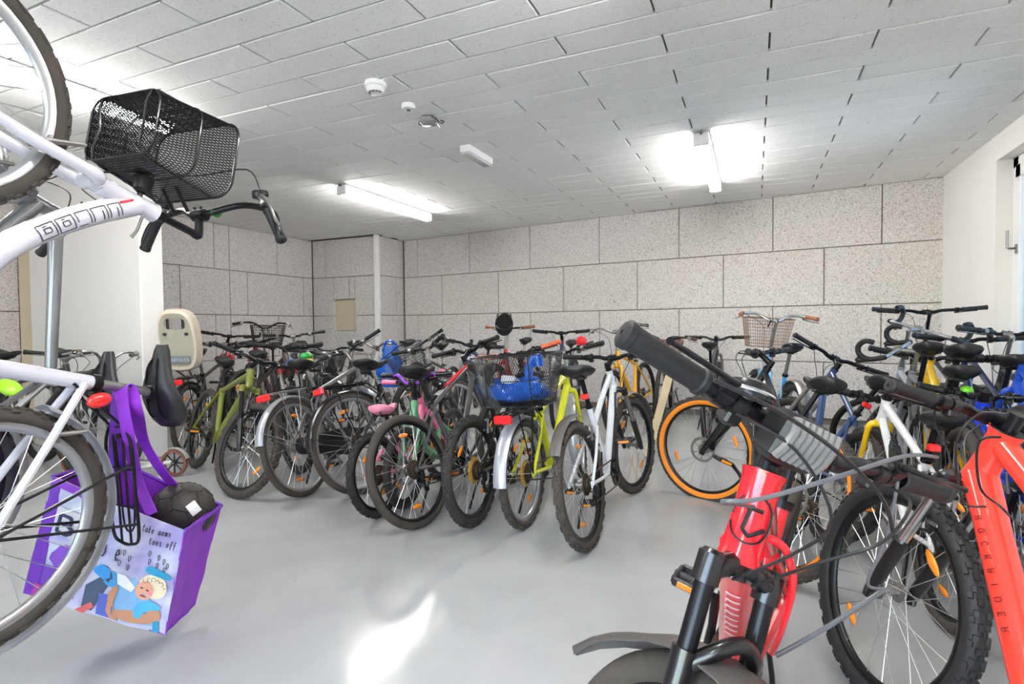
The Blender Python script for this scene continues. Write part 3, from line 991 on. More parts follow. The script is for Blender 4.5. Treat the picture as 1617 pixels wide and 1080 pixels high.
        if levers:
            c = i0-d*.03
            lv = V(*lever); dn = nrm(lv-d*np.dot(lv, d))
            mm = MB().tube([c-d*.012, c+d*.012], brr+.006, 12)
            mm.rbox(c+dn*.018, (.012, .016, .011), .004, np.stack([nrm(np.cross(d, dn)), d, dn], 1))
            f0 = c+dn*.03; fwd = nrm(V(1, 0, .0)-d*np.dot(V(1, 0, 0), d))
            mm.tube(spline([f0-d*.01, f0+d*.012+fwd*.012, f0+d*.05+fwd*.022, f0+d*.10+fwd*.02, f0+d*.13+fwd*.028], 4), [.007]*5+[.0062]*8+[.0058]*3+[.008], 8, flat=.7)
            obj('brake_lever', mm, STEEL if kind == 'city' else BLACKM, bo)
            if lod == 0:
                upv = nrm(np.cross(d, dn))
                sm = MB().tube([c-d*.04, c-d*.018], brr+.007, 12).rbox(c-d*.03+V(0, 0, -.02), (.014, .014, .012), .005)
                sm.ball(c-d*.03+V(.005, 0, .018), .016, .014, .009, nu=10, nv=5)
                obj('gear_shifter', sm, PLASTIC, bo)
        if barends:
            obj('bar_end', MB().tube(spline([e, e+V(.03, sy*.004, .01), e+V(.09, -sy*.01, .035)], 4), .012, 10), BLACKM, bo)
        # cable from lever to the head tube
        if levers:
            c = i0-d*.045
            obj('brake_cable', MB().tube(spline([c+V(.03, 0, -.01), c+V(.10, -sy*.05, .0-.01), bc+V(.12, sy*.05, -.05), bc*.5+hb*.5+V(.09, sy*.025, -.02), hb+V(.03, sy*.02, -.02)], 5), .0024, 6), CABLE, bo)
    if bell is not None:
        bp_ = half[1][7]
        obj('bell', MB().ball(bp_+V(0, 0, bellr), bellr, bellr, bellr*.8, nu=16, nv=8, v0=-.1).tube([bp_+V(0, 0, -.01), bp_+V(0, 0, .02)], .008, 8), bell, bo)
    # drivetrain
    m = MB(); cr_ = .08 if kind != 'kids' else .055
    yy = -.05
    sprocket(m, bb, cr_, yy, 30)
    ca = 0.9+rot*5; cd = V(math.cos(ca), 0, math.sin(ca)); cl = .17 if kind != 'kids' else .12
    for sy in (-1, 1):
        d = cd*(-sy)
        m.tube([bb+V(0, sy*.062, 0), bb+d*cl*.5+V(0, sy*.066, 0), bb+d*cl+V(0, sy*.075, 0)], [.014, .010, .012], 8)
    m.tube([bb+V(0, -.066, 0), bb+V(0, .066, 0)], .009, 10)
    co = obj('crankset', m, BLACKM if kind == 'mtb' else STEEL, root)
    for sy in (-1, 1):
        pp = bb+cd*(-sy)*cl+V(0, sy*.13, 0)
        po_ = obj('pedal', cached('pedal', pedal_mesh), PLASTIC, co, M4of(np.eye(3), pp))
        obj('pedal_axle', MB().tube([pp-V(0, sy*.058, 0), pp-V(0, sy*.03, 0)], .007, 8), STEEL, co)
        if lod == 0:
            for xq in (-.0495, .0495):
                obj('pedal_reflector', cached('pedref', pedal_ref_mesh), ORANGE_R, co, M4of(np.eye(3), pp+V(xq, 0, 0)))
    if chaincase:
        m = MB(); P = []
        for k in range(9):
            a = PI*.5-PI*k/8
            P.append(bb+V(.10*math.cos(a), 0, .10*math.sin(a)))
        for k in range(7):
            a = -PI*.5-PI*k/6
            P.append(ra+V(.055*math.cos(a), 0, .055*math.sin(a)))
        m.rings([[p+V(0, -.062, 0) for p in P], [p+V(0, -.058, 0)*1.0+(p-(bb+ra)/2)*.03 for p in P], [p+V(0, -.038, 0)+(p-(bb+ra)/2)*.03 for p in P], [p+V(0, -.034, 0) for p in P]])
        obj('chain_case', m, PLASTIC, root)
    else:
        m = MB(); yc = -.05
        jo = ra+V(.03, 0, -.10)
        up_ = [ra+V(0, yc+.006, .036), bb+V(-.01, yc, cr_-.004)]
        rd = [bb+V(cr_*math.cos(PI/2-PI*k/8), yc, cr_*math.sin(PI/2-PI*k/8)) for k in range(1, 8)]
        if kind == 'mtb':
            lo = [bb+V(-.01, yc, -cr_+.004), jo+V(.03, yc-.004, 0), jo+V(0, yc-.004, -.02), jo+V(-.02, yc-.004, 0), ra+V(.04, yc, -.05), ra+V(0, yc+.006, -.036)]
        else:
            lo = [bb+V(-.01, yc, -cr_+.004), ra+V(0, yc+.006, -.036)]
        lo += [ra+V(-.036*math.sin(PI*k/5), yc+.006, -.036*math.cos(PI*k/5)) for k in range(1, 5)]
        m.tube(up_+rd+lo, .0042, 5, closed=True)
        obj('chain', m, RUST, root)
        if kind == 'mtb':
            m = MB().rbox(ra+V(.012, -.07, -.035), (.014, .012, .03), .006).rbox(ra+V(.03, -.056, -.09), (.008, .005, .045), .004)
            m.lathe([(.018, -.004), (.018, .004), (.006, .005)], jo+V(-.01, -.054, .03), (0, 1, 0), 12).lathe([(.018, -.004), (.018, .004), (.006, .005)], jo+V(.01, -.054, -.02), (0, 1, 0), 12)
            obj('rear_derailleur', m, BLACKM, root)
    # brakes
    if not disc and lod < 2:
        m = MB(); bz = R-2*r+.0
        pv = ra+nrm(se-ra)*(bz+.02)
        for sy in (-1, 1):
            m.tube([pv+V(0, sy*.03, -.03), pv+V(-.01, sy*.042, .05)], [.008, .006], 8).rbox(pv+V(0, sy*.018, -.01), (.03, .006, .006), .003)
        m.tube([pv+V(-.01, -.04, .05), pv+V(-.01, .05, .05)], .002, 6)
        obj('rear_brake', m, STEEL, root)
        m = MB(); pv = P0+s*(bz+.0)-g['n']*-.02
        pv = g['fa']+nrm(cr-g['fa'])*(bz+.015)+g['n']*.022
        for sy in (-1, 1):
            m.tube([pv+V(0, sy*.032, -.03), pv+V(.006, sy*.044, .06)], [.008, .006], 8).rbox(pv+V(-.01, sy*.02, -.01), (.03, .006, .006), .003)
        m.tube([pv+V(.006, -.04, .06), pv+V(.006, .05, .06)], .002, 6)
        obj('front_brake', m, STEEL, root, SM)
    elif disc:
        obj('rear_brake', MB().rbox(ra+V(.05, .05, .05), (.025, .014, .016), .006), BLACKM, root)
        obj('front_brake', MB().rbox(g['fa']+V(-.065, .052, .05), (.016, .014, .03), .006), BLACKM, root, SM)
    # mudguards
    if fend:
        Rf = R+.022; fw = r+.010
        m = fender_mesh(Rf, fw, -PI*.18, -PI*fend_end)
        for sy in (-1, 1):
            a = -PI*(fend_end-.07)
            m.tube([(0, sy*.06, 0), (Rf*math.cos(a), sy*fw, -Rf*math.sin(a)), ], .0022, 5)
        obj('rear_mudguard', m, fend, root, M4of(np.eye(3), ra))
        if front_fend:
            m = fender_mesh(Rf, fw, -PI*.28, -PI*1.15)
            for sy in (-1, 1):
                a = -PI*1.02
                m.tube([(0, sy*.06, 0), (Rf*math.cos(a), sy*fw, -Rf*math.sin(a))], .0022, 5)
            obj('front_mudguard', m, fend, root, M4of(S, P0+S@(g['fa']-P0)))
    if clipfend:
        Rf = R+.035
        a = -PI*.45, -PI*1.02
        obj('rear_mudguard', fender_mesh(Rf, .03, -PI*.40, -PI*clip_end, 20), GREY_P if clipfend is True else clipfend, root, M4of(np.eye(3), ra))
        obj('front_mudguard', fender_mesh(Rf, .03, -PI*.12, -PI*.62, 20), GREY_P if clipfend is True else clipfend, root, M4of(S, P0+S@(g['fa']-P0)))
    # luggage rack
    top = R*2+.05
    if rack:
        m = MB(); zt = max(top, 2*R+.035)
        x0, x1, wd = -.20, .17, .055
        m.tube(spline([(x1, wd*.6, zt), (x1-.06, wd, zt), (-.02, wd, zt), (x0+.03, wd, zt), (x0, wd*.4, zt), (x0, -wd*.4, zt), (x0+.03, -wd, zt), (-.02, -wd, zt), (x1-.06, -wd, zt), (x1, -wd*.6, zt)], 4), .0048, 8, closed=True)
        for yq in (-.02, .02):
            m.tube([(x0, yq, zt), (x1, yq, zt)], .0035, 6)
        for xq in (-.08, .04):
            m.tube([(xq, -wd, zt), (xq, wd, zt)], .0035, 6)
        for sy in (-1, 1):
            m.tube([(-.01, sy*.065, R), (-.13, sy*wd, zt)], .0042, 6)
            m.tube([(-.01, sy*.065, R), (.06, sy*wd, zt)], .0042, 6)
            m.tube([(x1, sy*wd*.5, zt), bb+(se-bb)*.82+V(-.01, sy*.018, 0)], .0042, 6)
        ro = obj('luggage_rack', m, rack, root)
        m = MB()
        m.tube([(x1-.03, 0, zt+.022), (x1-.03, 0, zt)], .008, 8)
        m.tube(spline([(x1-.03, -.03, zt+.01), (.0, -.03, zt+.016), (x0+.05, -.02, zt+.012), (x0+.05, .02, zt+.012), (0, .03, zt+.016), (x1-.03, .03, zt+.01)], 4), .003, 6)
        obj('spring_clip', m, BLACKM, ro)
        if taillight:
            obj('tail_light', MB().rbox((x0-.015, 0, zt-.02), (.014, .05, .024), .008), RED_L, ro)
        if rackbasket:
            bm_, rm_, fm_ = rackbasket
            bo_ = obj('rear_basket', bm_, BLACK, root, M4of(np.eye(3), (-.04+rb_off[0], rb_off[1], zt+.012+rb_off[2])))
            obj('basket_rim', rm_, BLACK, bo_); obj('basket_frame', fm_, BLACK, bo_)
    elif taillight:
        pz = se+q*.06
        obj('tail_light', MB().rbox(pz+V(-.03, 0, 0), (.014, .022, .016), .006), RED_L, root)
    if basket:
        bm_, rm_, fm_, bmat, dims = basket
        bx = bc+V(.03+dims[1]/2, 0, -dims[2]+.02)
        if hung:
            bx = bc+V(.06+dims[1]/2, 0, -dims[2]+.055)
        bx = bx+V(*basket_off)
        bo_ = obj('front_basket', bm_, bmat, root, M4of(S@axrot((0, 1, 0), math.radians(basket_tilt)), P0+S@(bx-P0)))
        obj('basket_rim', rm_, bmat, bo_); obj('basket_frame', fm_, bmat, bo_)
        for yq in (-.03, .03):
            obj('basket_bracket', MB().tube([V(-dims[1]/2*.9, yq, dims[2]*.7), V(-dims[1]/2-.05, yq, dims[2]-.02)], .006, 8), BLACKM, bo_)
    if headlight:
        p = hb*.3+ht*.7+n*.07
        obj('headlight', MB().lathe([(.012, -.03), (.024, -.02), (.03, .015), (.028, .02), (0, .022)], p, n, 16).tube([p-n*.02, p-n*.05], .006, 6), PLASTIC, root, SM)
    if kick:
        b0 = bb*.55+ra*.45+V(0, .05, -.01)
        obj('kickstand', MB().tube([b0, b0+V(-.06, .03, -.12), b0+V(-.12, .05, -.23)], .0075, 8), BLACKM, root)
    return root, g, SM, Rm, T
# ------------------------------------------------------------------ bicycle placement
MTB = dict(R=.35, wb=1.10, chain=.43, drop=.04, sta=72, hta=69, off=.045, a2c=.49, hl=.13, seat=.42, sad=.58, stem=.08, rise=.02, barw=.66, sweep=.05, barrise=.03)
CITY = dict(R=.345, wb=1.08, chain=.45, drop=.06, sta=71, hta=70, off=.05, a2c=.40, hl=.13, seat=.46, sad=.64, stem=.07, rise=.08, barw=.60, sweep=.12, barrise=.03)
ROAD = dict(R=.335, wb=1.0, chain=.41, drop=.07, sta=73, hta=72, off=.045, a2c=.37, hl=.14, seat=.48, sad=.70, stem=.10, rise=.02, barw=.42, sweep=.0, barrise=.0)
KIDS = dict(R=.25, wb=.80, chain=.33, drop=.04, sta=70, hta=69, off=.035, a2c=.30, hl=.10, seat=.26, sad=.38, stem=.05, rise=.06, barw=.50, sweep=.06, barrise=.05)
KIDS24 = dict(R=.29, wb=.95, chain=.38, drop=.05, sta=71, hta=70, off=.04, a2c=.36, hl=.11, seat=.34, sad=.48, stem=.06, rise=.06, barw=.54, sweep=.07, barrise=.04)


def by_bar(gp, px, py, d, head, lean=0, steer=0):
    # stand a bicycle so that the middle of its bar is at a point of the room
    P = at(px, py, d); gp = dict(gp)
    for _ in range(3):
        g = geom(**gp); S = axrot(g['s'], math.radians(steer)); bc = g['P0']+S@(g['bc']-g['P0'])
        Rm, _T = placeM(0, 0, head, lean); q = Rm@bc
        gp['rise'] = float(np.clip(gp['rise']+(P[2]-q[2])/g['s'][2], -.06, .30))
    return gp, (P[0]-q[0], P[1]-q[1], head, lean)


def by_rear(px, py, head, lean=0):
    p = atz(px, py, 0.0); return (p[0], p[1], head, lean)


def stroke_word(word, h, gap, s0, t0, wr=.75, vert=False):
    out = []
    for i, ch in enumerate(word):
        for st in LET[ch]:
            if vert:
                out.append([(s0+i*gap+(1-y)*0+x*h*wr, t0+(y-.5)*h) for x, y in st])
            else:
                out.append([(s0+i*gap+x*h*wr, t0+(y-.5)*h) for x, y in st])
    return out


# --- near red mountain bike, facing the camera
INK = mat('black_decal', srgb(26, 26, 30), 0.5)


def red_decals(fo, g):
    hb, ht = g['hb'], g['ht']; m = MB(); L = np.linalg.norm(ht-hb)
    c = L*.47; a = .036
    circ = [(c+a*1.05*math.sin(k*PI/10), a*.95*math.cos(k*PI/10)) for k in range(-9, 5)]
    circ2 = [(c+a*1.05*math.sin(k*PI/10), a*.95*math.cos(k*PI/10)) for k in range(7, 11)]
    T = [[(c+.016, -.018), (c+.016, .014)], [(c+.016, -.004), (c-.018, -.008), (c-.026, .002), (c-.010, .024)]]
    side = g['n']+V(0, .12, 0)
    on_tube(m, hb, ht, .0312, .0312, side, [circ, circ2], .0017)
    on_tube(m, hb, ht, .0312, .0312, side, T, .0034)
    obj('head_badge', m, INK, fo)
    m = MB(); p0 = g['hb']+g['s']*.02; d = nrm(g['bb']-p0)
    for k in range(7):
        pass
    on_tube(m, p0, g['bb'], .0338, .0300, V(1, 0, -1), [[(.12+.028*k, -.012), (.12+.028*k, .012), (.135+.028*k, .012)] for k in range(8)], .0016)
    obj('tube_lettering', m, mat('pale_decal', srgb(236, 190, 196), 0.5), fo)


RED = paint(232, 28, 44, 0.2)
gp_red = dict(MTB, R=.33, a2c=.46, hl=.14, sad=.52, barw=.70)
red, g_red, SM_red, R_red, T_red = bike('red mountain bicycle with a silver handlebar light and a round emblem on its head tube', gp_red, (-0.041, 1.824, 189.783, 12.815), kind='mtb', frame=RED, fork=BLACK, lower=BLACK,
     susp=True, stanch=BLACKM, steer=50.8, tyre=RUBBER_D, knob=0, r=.028, disc=True, decals=red_decals, saddle=mat('glossy_saddle', srgb(84, 80, 78), 0.25, 0.2), kick=True, style='sloping', tube=.025, rot=1.4, lever=(.55, 0, .9), gripr=.0185, fmid=.26)


def local_red(p):
    q = R_red.T@(np.asarray(p, float)-T_red); return q


def world_tube(name, pts, r, material, root, Rm, T, n=8, k=6):
    P = [Rm.T@(np.asarray(p, float)-T) for p in pts]
    return obj(name, MB().tube(spline(P, k), r, n), material, root)


S_red = axrot(g_red['s'], math.radians(50.8))
def fr_red(p):
    return g_red['P0']+S_red@(np.asarray(p)-g_red['P0'])


# handlebar light: ribbed silver lens in a black body
bcl = g_red['bc']; n_ = g_red['n']; s_ = g_red['s']
lc = bcl+V(.045, -.085, .012)
Rl = np.stack([V(1, 0, .05), V(0, 1, 0), V(-.05, 0, 1)], 1)
bo = obj('handlebar_light', MB().rbox(lc+V(-.012, 0, -.004), (.026, .044, .036), .010, Rl).tube([bcl+V(0, -.085, 0), lc+V(-.02, 0, 0)], .016, 12), PLASTIC, red, SM_red)
lens = MB()
for k in range(7):
    yq = -.036+.012*k
    lens.tube([lc+V(.012, yq, -.028), lc+V(.018, yq, -.011), lc+V(.019, yq, .011), lc+V(.012, yq, .03)], .0072, 8)
obj('ribbed_lens', lens, mat('silver_lens', srgb(138, 138, 138), 0.2, 0.45, 0.5, var=.1, scale=60), bo)
obj('bell', MB().lathe([(.034, 0), (.036, .010), (.030, .022), (.012, .029), (0, .030)], fr_red(bcl+V(-.01, -.15, .028)), s_, 24), mat('bell_black', srgb(46, 46, 50), 0.25, 0.5), red)
obj('bell_ring', MB().lathe([(.0365, .006), (.0375, .008), (.0365, .011)], fr_red(bcl+V(-.01, -.15, .028)), s_, 24), CHROME, red)
# clip-on front mudguard with a pointed tail
fa = g_red['fa']; Rf = .33+.006
m = MB(); rings = []
for k in range(15):
    a = math.radians(-28+k*11.2)   # from the front of the wheel backwards
    w = .045+.012*math.sin(PI*k/14)
    if k > 10:
        w *= 1-.235*(k-10)
    if k < 2:
        w *= .55+.2*k
    ad = 52+125*k/14; ang = math.radians(ad)
    rr = .346+(.08*max(0, (ad-140)/37)**1.4)
    d = V(math.cos(ang), 0, math.sin(ang)); c = fa+d*rr
    rings.append([c+V(0, w, 0)-d*.014, c+V(0, w*.55, 0), c+d*.006, c+V(0, -w*.55, 0), c+V(0, -w, 0)-d*.014,
                  c+V(0, -w, 0)-d*.017, c+V(0, -w*.55, 0)-d*.003, c+d*.003, c+V(0, w*.55, 0)-d*.003, c+V(0, w, 0)-d*.017])
m.rings(rings)
obj('front_mudguard', m, GREY_P, red, SM_red)
for pts, mt, r in (([at(1128, 600, .60), at(1230, 650, .62), at(1330, 720, .66), at(1395, 790, .72), at(1412, 850, .74)], CABLE, .0026),
                   ([at(1480, 722, .86), at(1430, 720, .74), at(1310, 757, .66), at(1200, 788, .64), at(1140, 792, .66), at(1190, 800, .80)], CABLE_G, .0028),
                   ([at(1398, 930, .95), at(1350, 962, .92), at(1290, 1000, .90), at(1225, 1036, .9)], CABLE_G, .004),
                   ([at(1418, 760, .88), at(1400, 850, .9), at(1370, 920, .93), at(1398, 930, .95)], CABLE_G, .0026)):
    world_tube('brake_cable', pts, r, mt, red, R_red, T_red)
# red brake hose looping behind the head tube
world_tube('red_hose', [at(1215, 850, .80), at(1240, 868, .80), at(1252, 920, .84), at(1236, 985, .88), at(1218, 1030, .92)], .0062, RED, red, R_red, T_red, 10)

# --- orange-red bike at the picture's edge
ROCK = paint(250, 66, 52, 0.16)


def rock_decals(fo, g):
    m = MB(); p0 = g['hb']+g['s']*.02
    on_tube(m, p0, g['bb'], .0402, .0345, V(-.15, 1, .2), stroke_word('ROCKRIDER', .015, .031, .12, 0.0, .7), .0011)
    obj('tube_lettering', m, mat('dark_red_decal', srgb(110, 22, 24), .5), fo)


gp_rock = dict(MTB, R=.33, a2c=.42, hl=.15, stem=.05, rise=-.02, barw=.62, chain=.57, sta=66)
rock, g_rock, SM_rock, R_rock, T_rock = bike('orange-red bicycle with black lettering down its frame and a knobbly front tyre', gp_rock, (0.657, 0.856, -19.09, -13.17), kind='mtb', frame=ROCK, fork=BLACK, lower=BLACK, susp=True, stanch=CHROME,
     steer=4.2, tyre=RUBBER_F, knob=2, r=.03, disc=False, decals=rock_decals, style='sloping', tube=.028, rot=.2, dtube=1.3)
hb, ht, s, n = g_rock['hb'], g_rock['ht'], g_rock['s'], g_rock['n']
world_tube('brake_cable', [at(1556, 800, 1.3), at(1520, 790, 1.28), at(1510, 700, 1.22), at(1545, 655, 1.18), at(1590, 655, 1.1)], .0026, CABLE, rock, R_rock, T_rock)
world_tube('brake_cable', [at(1580, 690, 1.1), at(1545, 700, 1.12), at(1548, 770, 1.2), at(1580, 800, 1.2), at(1612, 832, 1.12)], .0026, CABLE, rock, R_rock, T_rock)

# --- main row, rear wheels towards the camera
bike('mountain bicycle with bright orange tyre walls and knobbly treads', dict(MTB, R=.34, a2c=.5), (0.071, 2.663, -24.97, -24), kind='mtb', frame=BLACK, susp=True, fork=BLACK, lower=BLACK, stanch=CHROME, steer=48.6,
     tyre=RUBBER_D, side=mat('orange_sidewall', srgb(246, 140, 30), 0.6, var=.06), knob=2, r=.028, disc=True, style='sloping', rot=.5)
def MB_on(*a):
    m = MB(); on_tube(m, *a); return m


def white_mtb(fo, g):
    p0 = g['hb']+g['s']*.02
    for sy in (1, -1):
        for st in ([(.06, -.012), (.16, -.002)], [(.06, -.004), (.20, .004)], [(.22, .008), (.34, .012)]):
            obj('frame_stripe', MB_on(p0, g['bb'], .0240, .0222, V(0, sy, .2), [[(a_, b_*sy) for a_, b_ in st]], .005), INK, fo)
    for st in ([(.05, -.01), (.14, .012)], [(.18, .01), (.26, -.012)]):
        obj('frame_stripe', MB_on(g['bb'], g['seat'], .0185, .0175, V(-1, .2, 0), [st], .005), INK, fo)


bike('white and black mountain bicycle with grey clip-on mudguards, in front of the wooden plank', dict(MTB, R=.32, wb=1.02, a2c=.42), (-0.751, 2.634, 2.55, 8.98), kind='mtb', frame=paint(222, 224, 230), decals=white_mtb, fork=BLACK, susp=True, steer=-11.8, tyre=RUBBER_D, knob=1, r=.027,
     rim=RIMB, clipfend=True, saddle=LEATHER, sadw=.2, taillight=True, style='sloping', rot=.1)
LIME = paint(222, 226, 40)
bk = basket_mesh(.46, .34, .27, 'finemesh')
yl = bike('yellow-green bicycle with a black rear basket and a red reflector on its silver mudguard', dict(CITY, R=.30, sad=.56, seat=.4), (-1.16, 2.787, -0.33, 3.88), kind='city', frame=LIME, tyre=RUBBER_D, knob=1, r=.026, rim=RIMS, steer=12,
          fend=mat('silver_mudguard', srgb(178, 180, 188), 0.3, .5), rack=BLACKM, taillight=True, guard=mat('yellowed_guard', srgb(178, 134, 40), .5), style='diamond', rb_off=(0, -.03, .03), rackbasket=bk, grip=PLASTIC, rot=.8, tube=.02)
bike('black mountain bicycle with a yellowed spoke guard and orange grips', dict(MTB, R=.31, barw=.6, a2c=.44), (-1.434, 2.701, -0.79, 4.15), kind='mtb', frame=BLACK, tyre=RUBBER, knob=1, r=.029, rim=RIMB,
     guard=mat('yellowed_guard', srgb(178, 134, 40), .5), grip=paint(226, 92, 50, .6), steer=20, style='sloping', rot=1.1)


def greyred(fo, g):
    m = MB()
    a = g['ht']-g['s']*.03; b = g['seat']
    on_tube(m, a, b, .0195, .0165, V(0, 1, .6), [[(.02, 0), (.3, 0)], [(.02, .006), (.3, .006)]], .004)
    on_tube(m, a, b, .0195, .0165, V(0, -1, .6), [[(.02, 0), (.3, 0)], [(.02, .006), (.3, .006)]], .004)
    obj('frame_stripe', m, RED, fo)


bike('dark grey bicycle with red striped top tube beside the pink child bicycle', dict(MTB, R=.32, wb=1.02), (-1.693, 2.556, 8, 16), kind='mtb', frame=paint(70, 68, 70, .35), tyre=RUBBER_D, knob=0, r=.022, rim=RIMB, steer=-8.9, decals=greyred,
     saddle=LEATHER, sadw=.17, rot=.35, disc=True, style='diamond', barkind='riser')
PINK = paint(250, 120, 165)
bike('pink child bicycle with a pink saddle', dict(KIDS), (-2.015, 2.613, -2.26, 10.2), kind='kids', frame=PINK, tyre=RUBBER, knob=1, r=.024, rim=RIMB, saddle=mat('pink_saddle', srgb(246, 150, 176), .45), grip=PINK, style='step', tube=.02, rot=.9, sadw=.16)
bike('brown-black city bicycle with a black luggage rack, beside the silver mudguard bicycle', dict(CITY, R=.345, sad=.58), (-2.40, 2.93, 12, 15), kind='city', frame=paint(52, 48, 46), tyre=RUBBER_D, r=.021, rim=RIMS, fend=BLACK, rack=BLACKM, taillight=True, style='step', rot=.6, sadw=.19, lod=0)
bike('city bicycle with silver mudguards, silver luggage rack and large hub gear', dict(CITY, R=.33, sad=.60), (-2.729, 2.751, -6.5, 12.98), kind='city', frame=paint(120, 118, 116), fork=STEEL, tyre=RUBBER_D, r=.021, rim=RIMS, fend=mat('silver_mudguard', srgb(178, 180, 188), 0.3, .5), rack=CHROME, fend_end=.93,
     taillight=True, bighub=True, steer=48, chaincase=True, style='diamond', rot=.2, sadw=.18)
OLIVE = paint(118, 124, 40, .4)
bike('olive green mountain bicycle with a muddy knobbly front tyre', dict(MTB, R=.32, wb=1.10, a2c=.42), (-4.161, 2.966, 113, 13), kind='mtb', frame=OLIVE, fork=OLIVE, tyre=RUBBER_D, knob=1, r=.028, steer=18, style='diamond', tube=.021, susp=True, stanch=BLACKM, rot=.4)

# child seat bicycle behind the white column
cb, g_cb, _, R_cb, T_cb = bike('black city bicycle with a beige child seat, half behind the white column', dict(CITY, R=.32), (-4.56, 3.22, -31.7, 0), kind='city', frame=paint(44, 42, 42), tyre=RUBBER_D, r=.021, rack=BLACKM, taillight=True, guard=RUST, fend=BLACK, chaincase=False, rot=.7)
BEIGE = mat('beige_plastic', srgb(214, 202, 182), 0.45, var=.05)
SHELL = mat('olive_grey_shell', srgb(172, 168, 150), 0.4, var=.06)


def child_seat():
    # tall shell, open to the front (x+), back towards the rear
    zt, base = .80, V(-.10, 0, .76); H = .53
    m = MB(); rings = []
    outl = []
    for k in range(24):
        a = 2*PI*k/24; c, s = math.cos(a), math.sin(a)
        y = .15*math.copysign(abs(c)**.6, c); z = base[2]+H/2+H/2*math.copysign(abs(s)**.75, s)
        outl.append((y, z))
    def lean_(z):
        return -.10-(z-base[2])*.22
    for dx, k in ((.10, 1.0), (.02, 1.02), (-.02, .97), (-.03, .86)):
        rings.append([V(lean_(z)+dx, y*k, base[2]+H/2+(z-base[2]-H/2)*k) for y, z in outl])
    m.rings(rings, caps=False)
    so = obj('child_seat', m, BEIGE, cb)
    m = MB()
    inn = [V(lean_(z)-.031, y*.86, base[2]+H/2+(z-base[2]-H/2)*.86) for y, z in outl]
    win_ = []
    for k in range(24):
        a = 2*PI*k/24
        y = .084*math.copysign(abs(math.cos(a))**.6, math.cos(a)); z = base[2]+H*.76+.05*math.copysign(abs(math.sin(a))**.8, math.sin(a)); win_.append(V(lean_(z)-.031, y, z))
    vs = inn+win_+[p+V(.012, 0, 0) for p in inn]+[p+V(.012, 0, 0) for p in win_]; fs = []
    for k in range(24):
        k2 = (k+1) % 24
        fs += [(k, k2, 24+k2, 24+k), (48+k2, 48+k, 72+k, 72+k2), (24+k, 24+k2, 72+k2, 72+k)]
    m.add(vs, fs)
    obj('seat_back', m, SHELL, so)
    obj('seat_label', MB().rbox(V(lean_(base[2]+.10)-.036, 0, base[2]+.10), (.003, .088, .033), .002, axrot((0, 1, 0), -.22)), mat('slate_label', srgb(128, 136, 140), .4), so)
    t = MB(); zc = base[2]+.10
    for st in ([(-.09, .01), (-.09, -.012), (-.075, -.012)], [(-.06, .0), (-.05, .008), (-.045, -.01), (-.06, -.01)], [(-.03, .015), (-.03, -.012)], [(-.01, .015), (-.01, -.012)], [(.01, -.01), (.02, .006), (.03, -.01), (.012, -.002)], [(.045, -.01), (.045, .008), (.055, .008), (.055, -.01)], [(.075, .015), (.075, -.012), (.09, -.01)]):
        t.tube([V(lean_(zc)-.0405, -y, zc+z) for y, z in st], .002, 5)
    obj('seat_lettering', t, WHITE_P, so)
    for sy in (-1, 1):
        obj('strap', MB().tube([V(lean_(base[2]+H*.78)-.02, sy*.06, base[2]+H*.9), V(lean_(base[2]+H*.66)-.02, sy*.06, base[2]+H*.62)], .012, 6, flat=.3), BLACK, so)
        obj('strap_slot', MB().ball(V(lean_(base[2]+H*.6)-.035, sy*.085, base[2]+H*.60), .006, .018, .014, nu=10, nv=5), PLASTIC, so)
    obj('seat_bracket', MB().tube([V(-.10, .05, .77), V(.02, .03, .70), g_cb['seat']+V(0, .0, -.04)], .009, 8).tube([V(-.10, -.05, .77), V(.02, -.03, .70), g_cb['seat']+V(0, .0, -.04)], .009, 8), STEEL, so)


child_seat()

# kids' bicycle with purple grips between the pink and the grey one
gpx, ps = by_bar(KIDS, 652, 604, 3.55, 172, -3)
bike('small mint green child bicycle with purple bar pads behind the pink one', gpx, ps, kind='kids', frame=paint(110, 178, 130), tyre=RUBBER, r=.024, grip=BLACK, bar=paint(140, 60, 200), style='step', tube=.02, barkind='riser', lod=1)

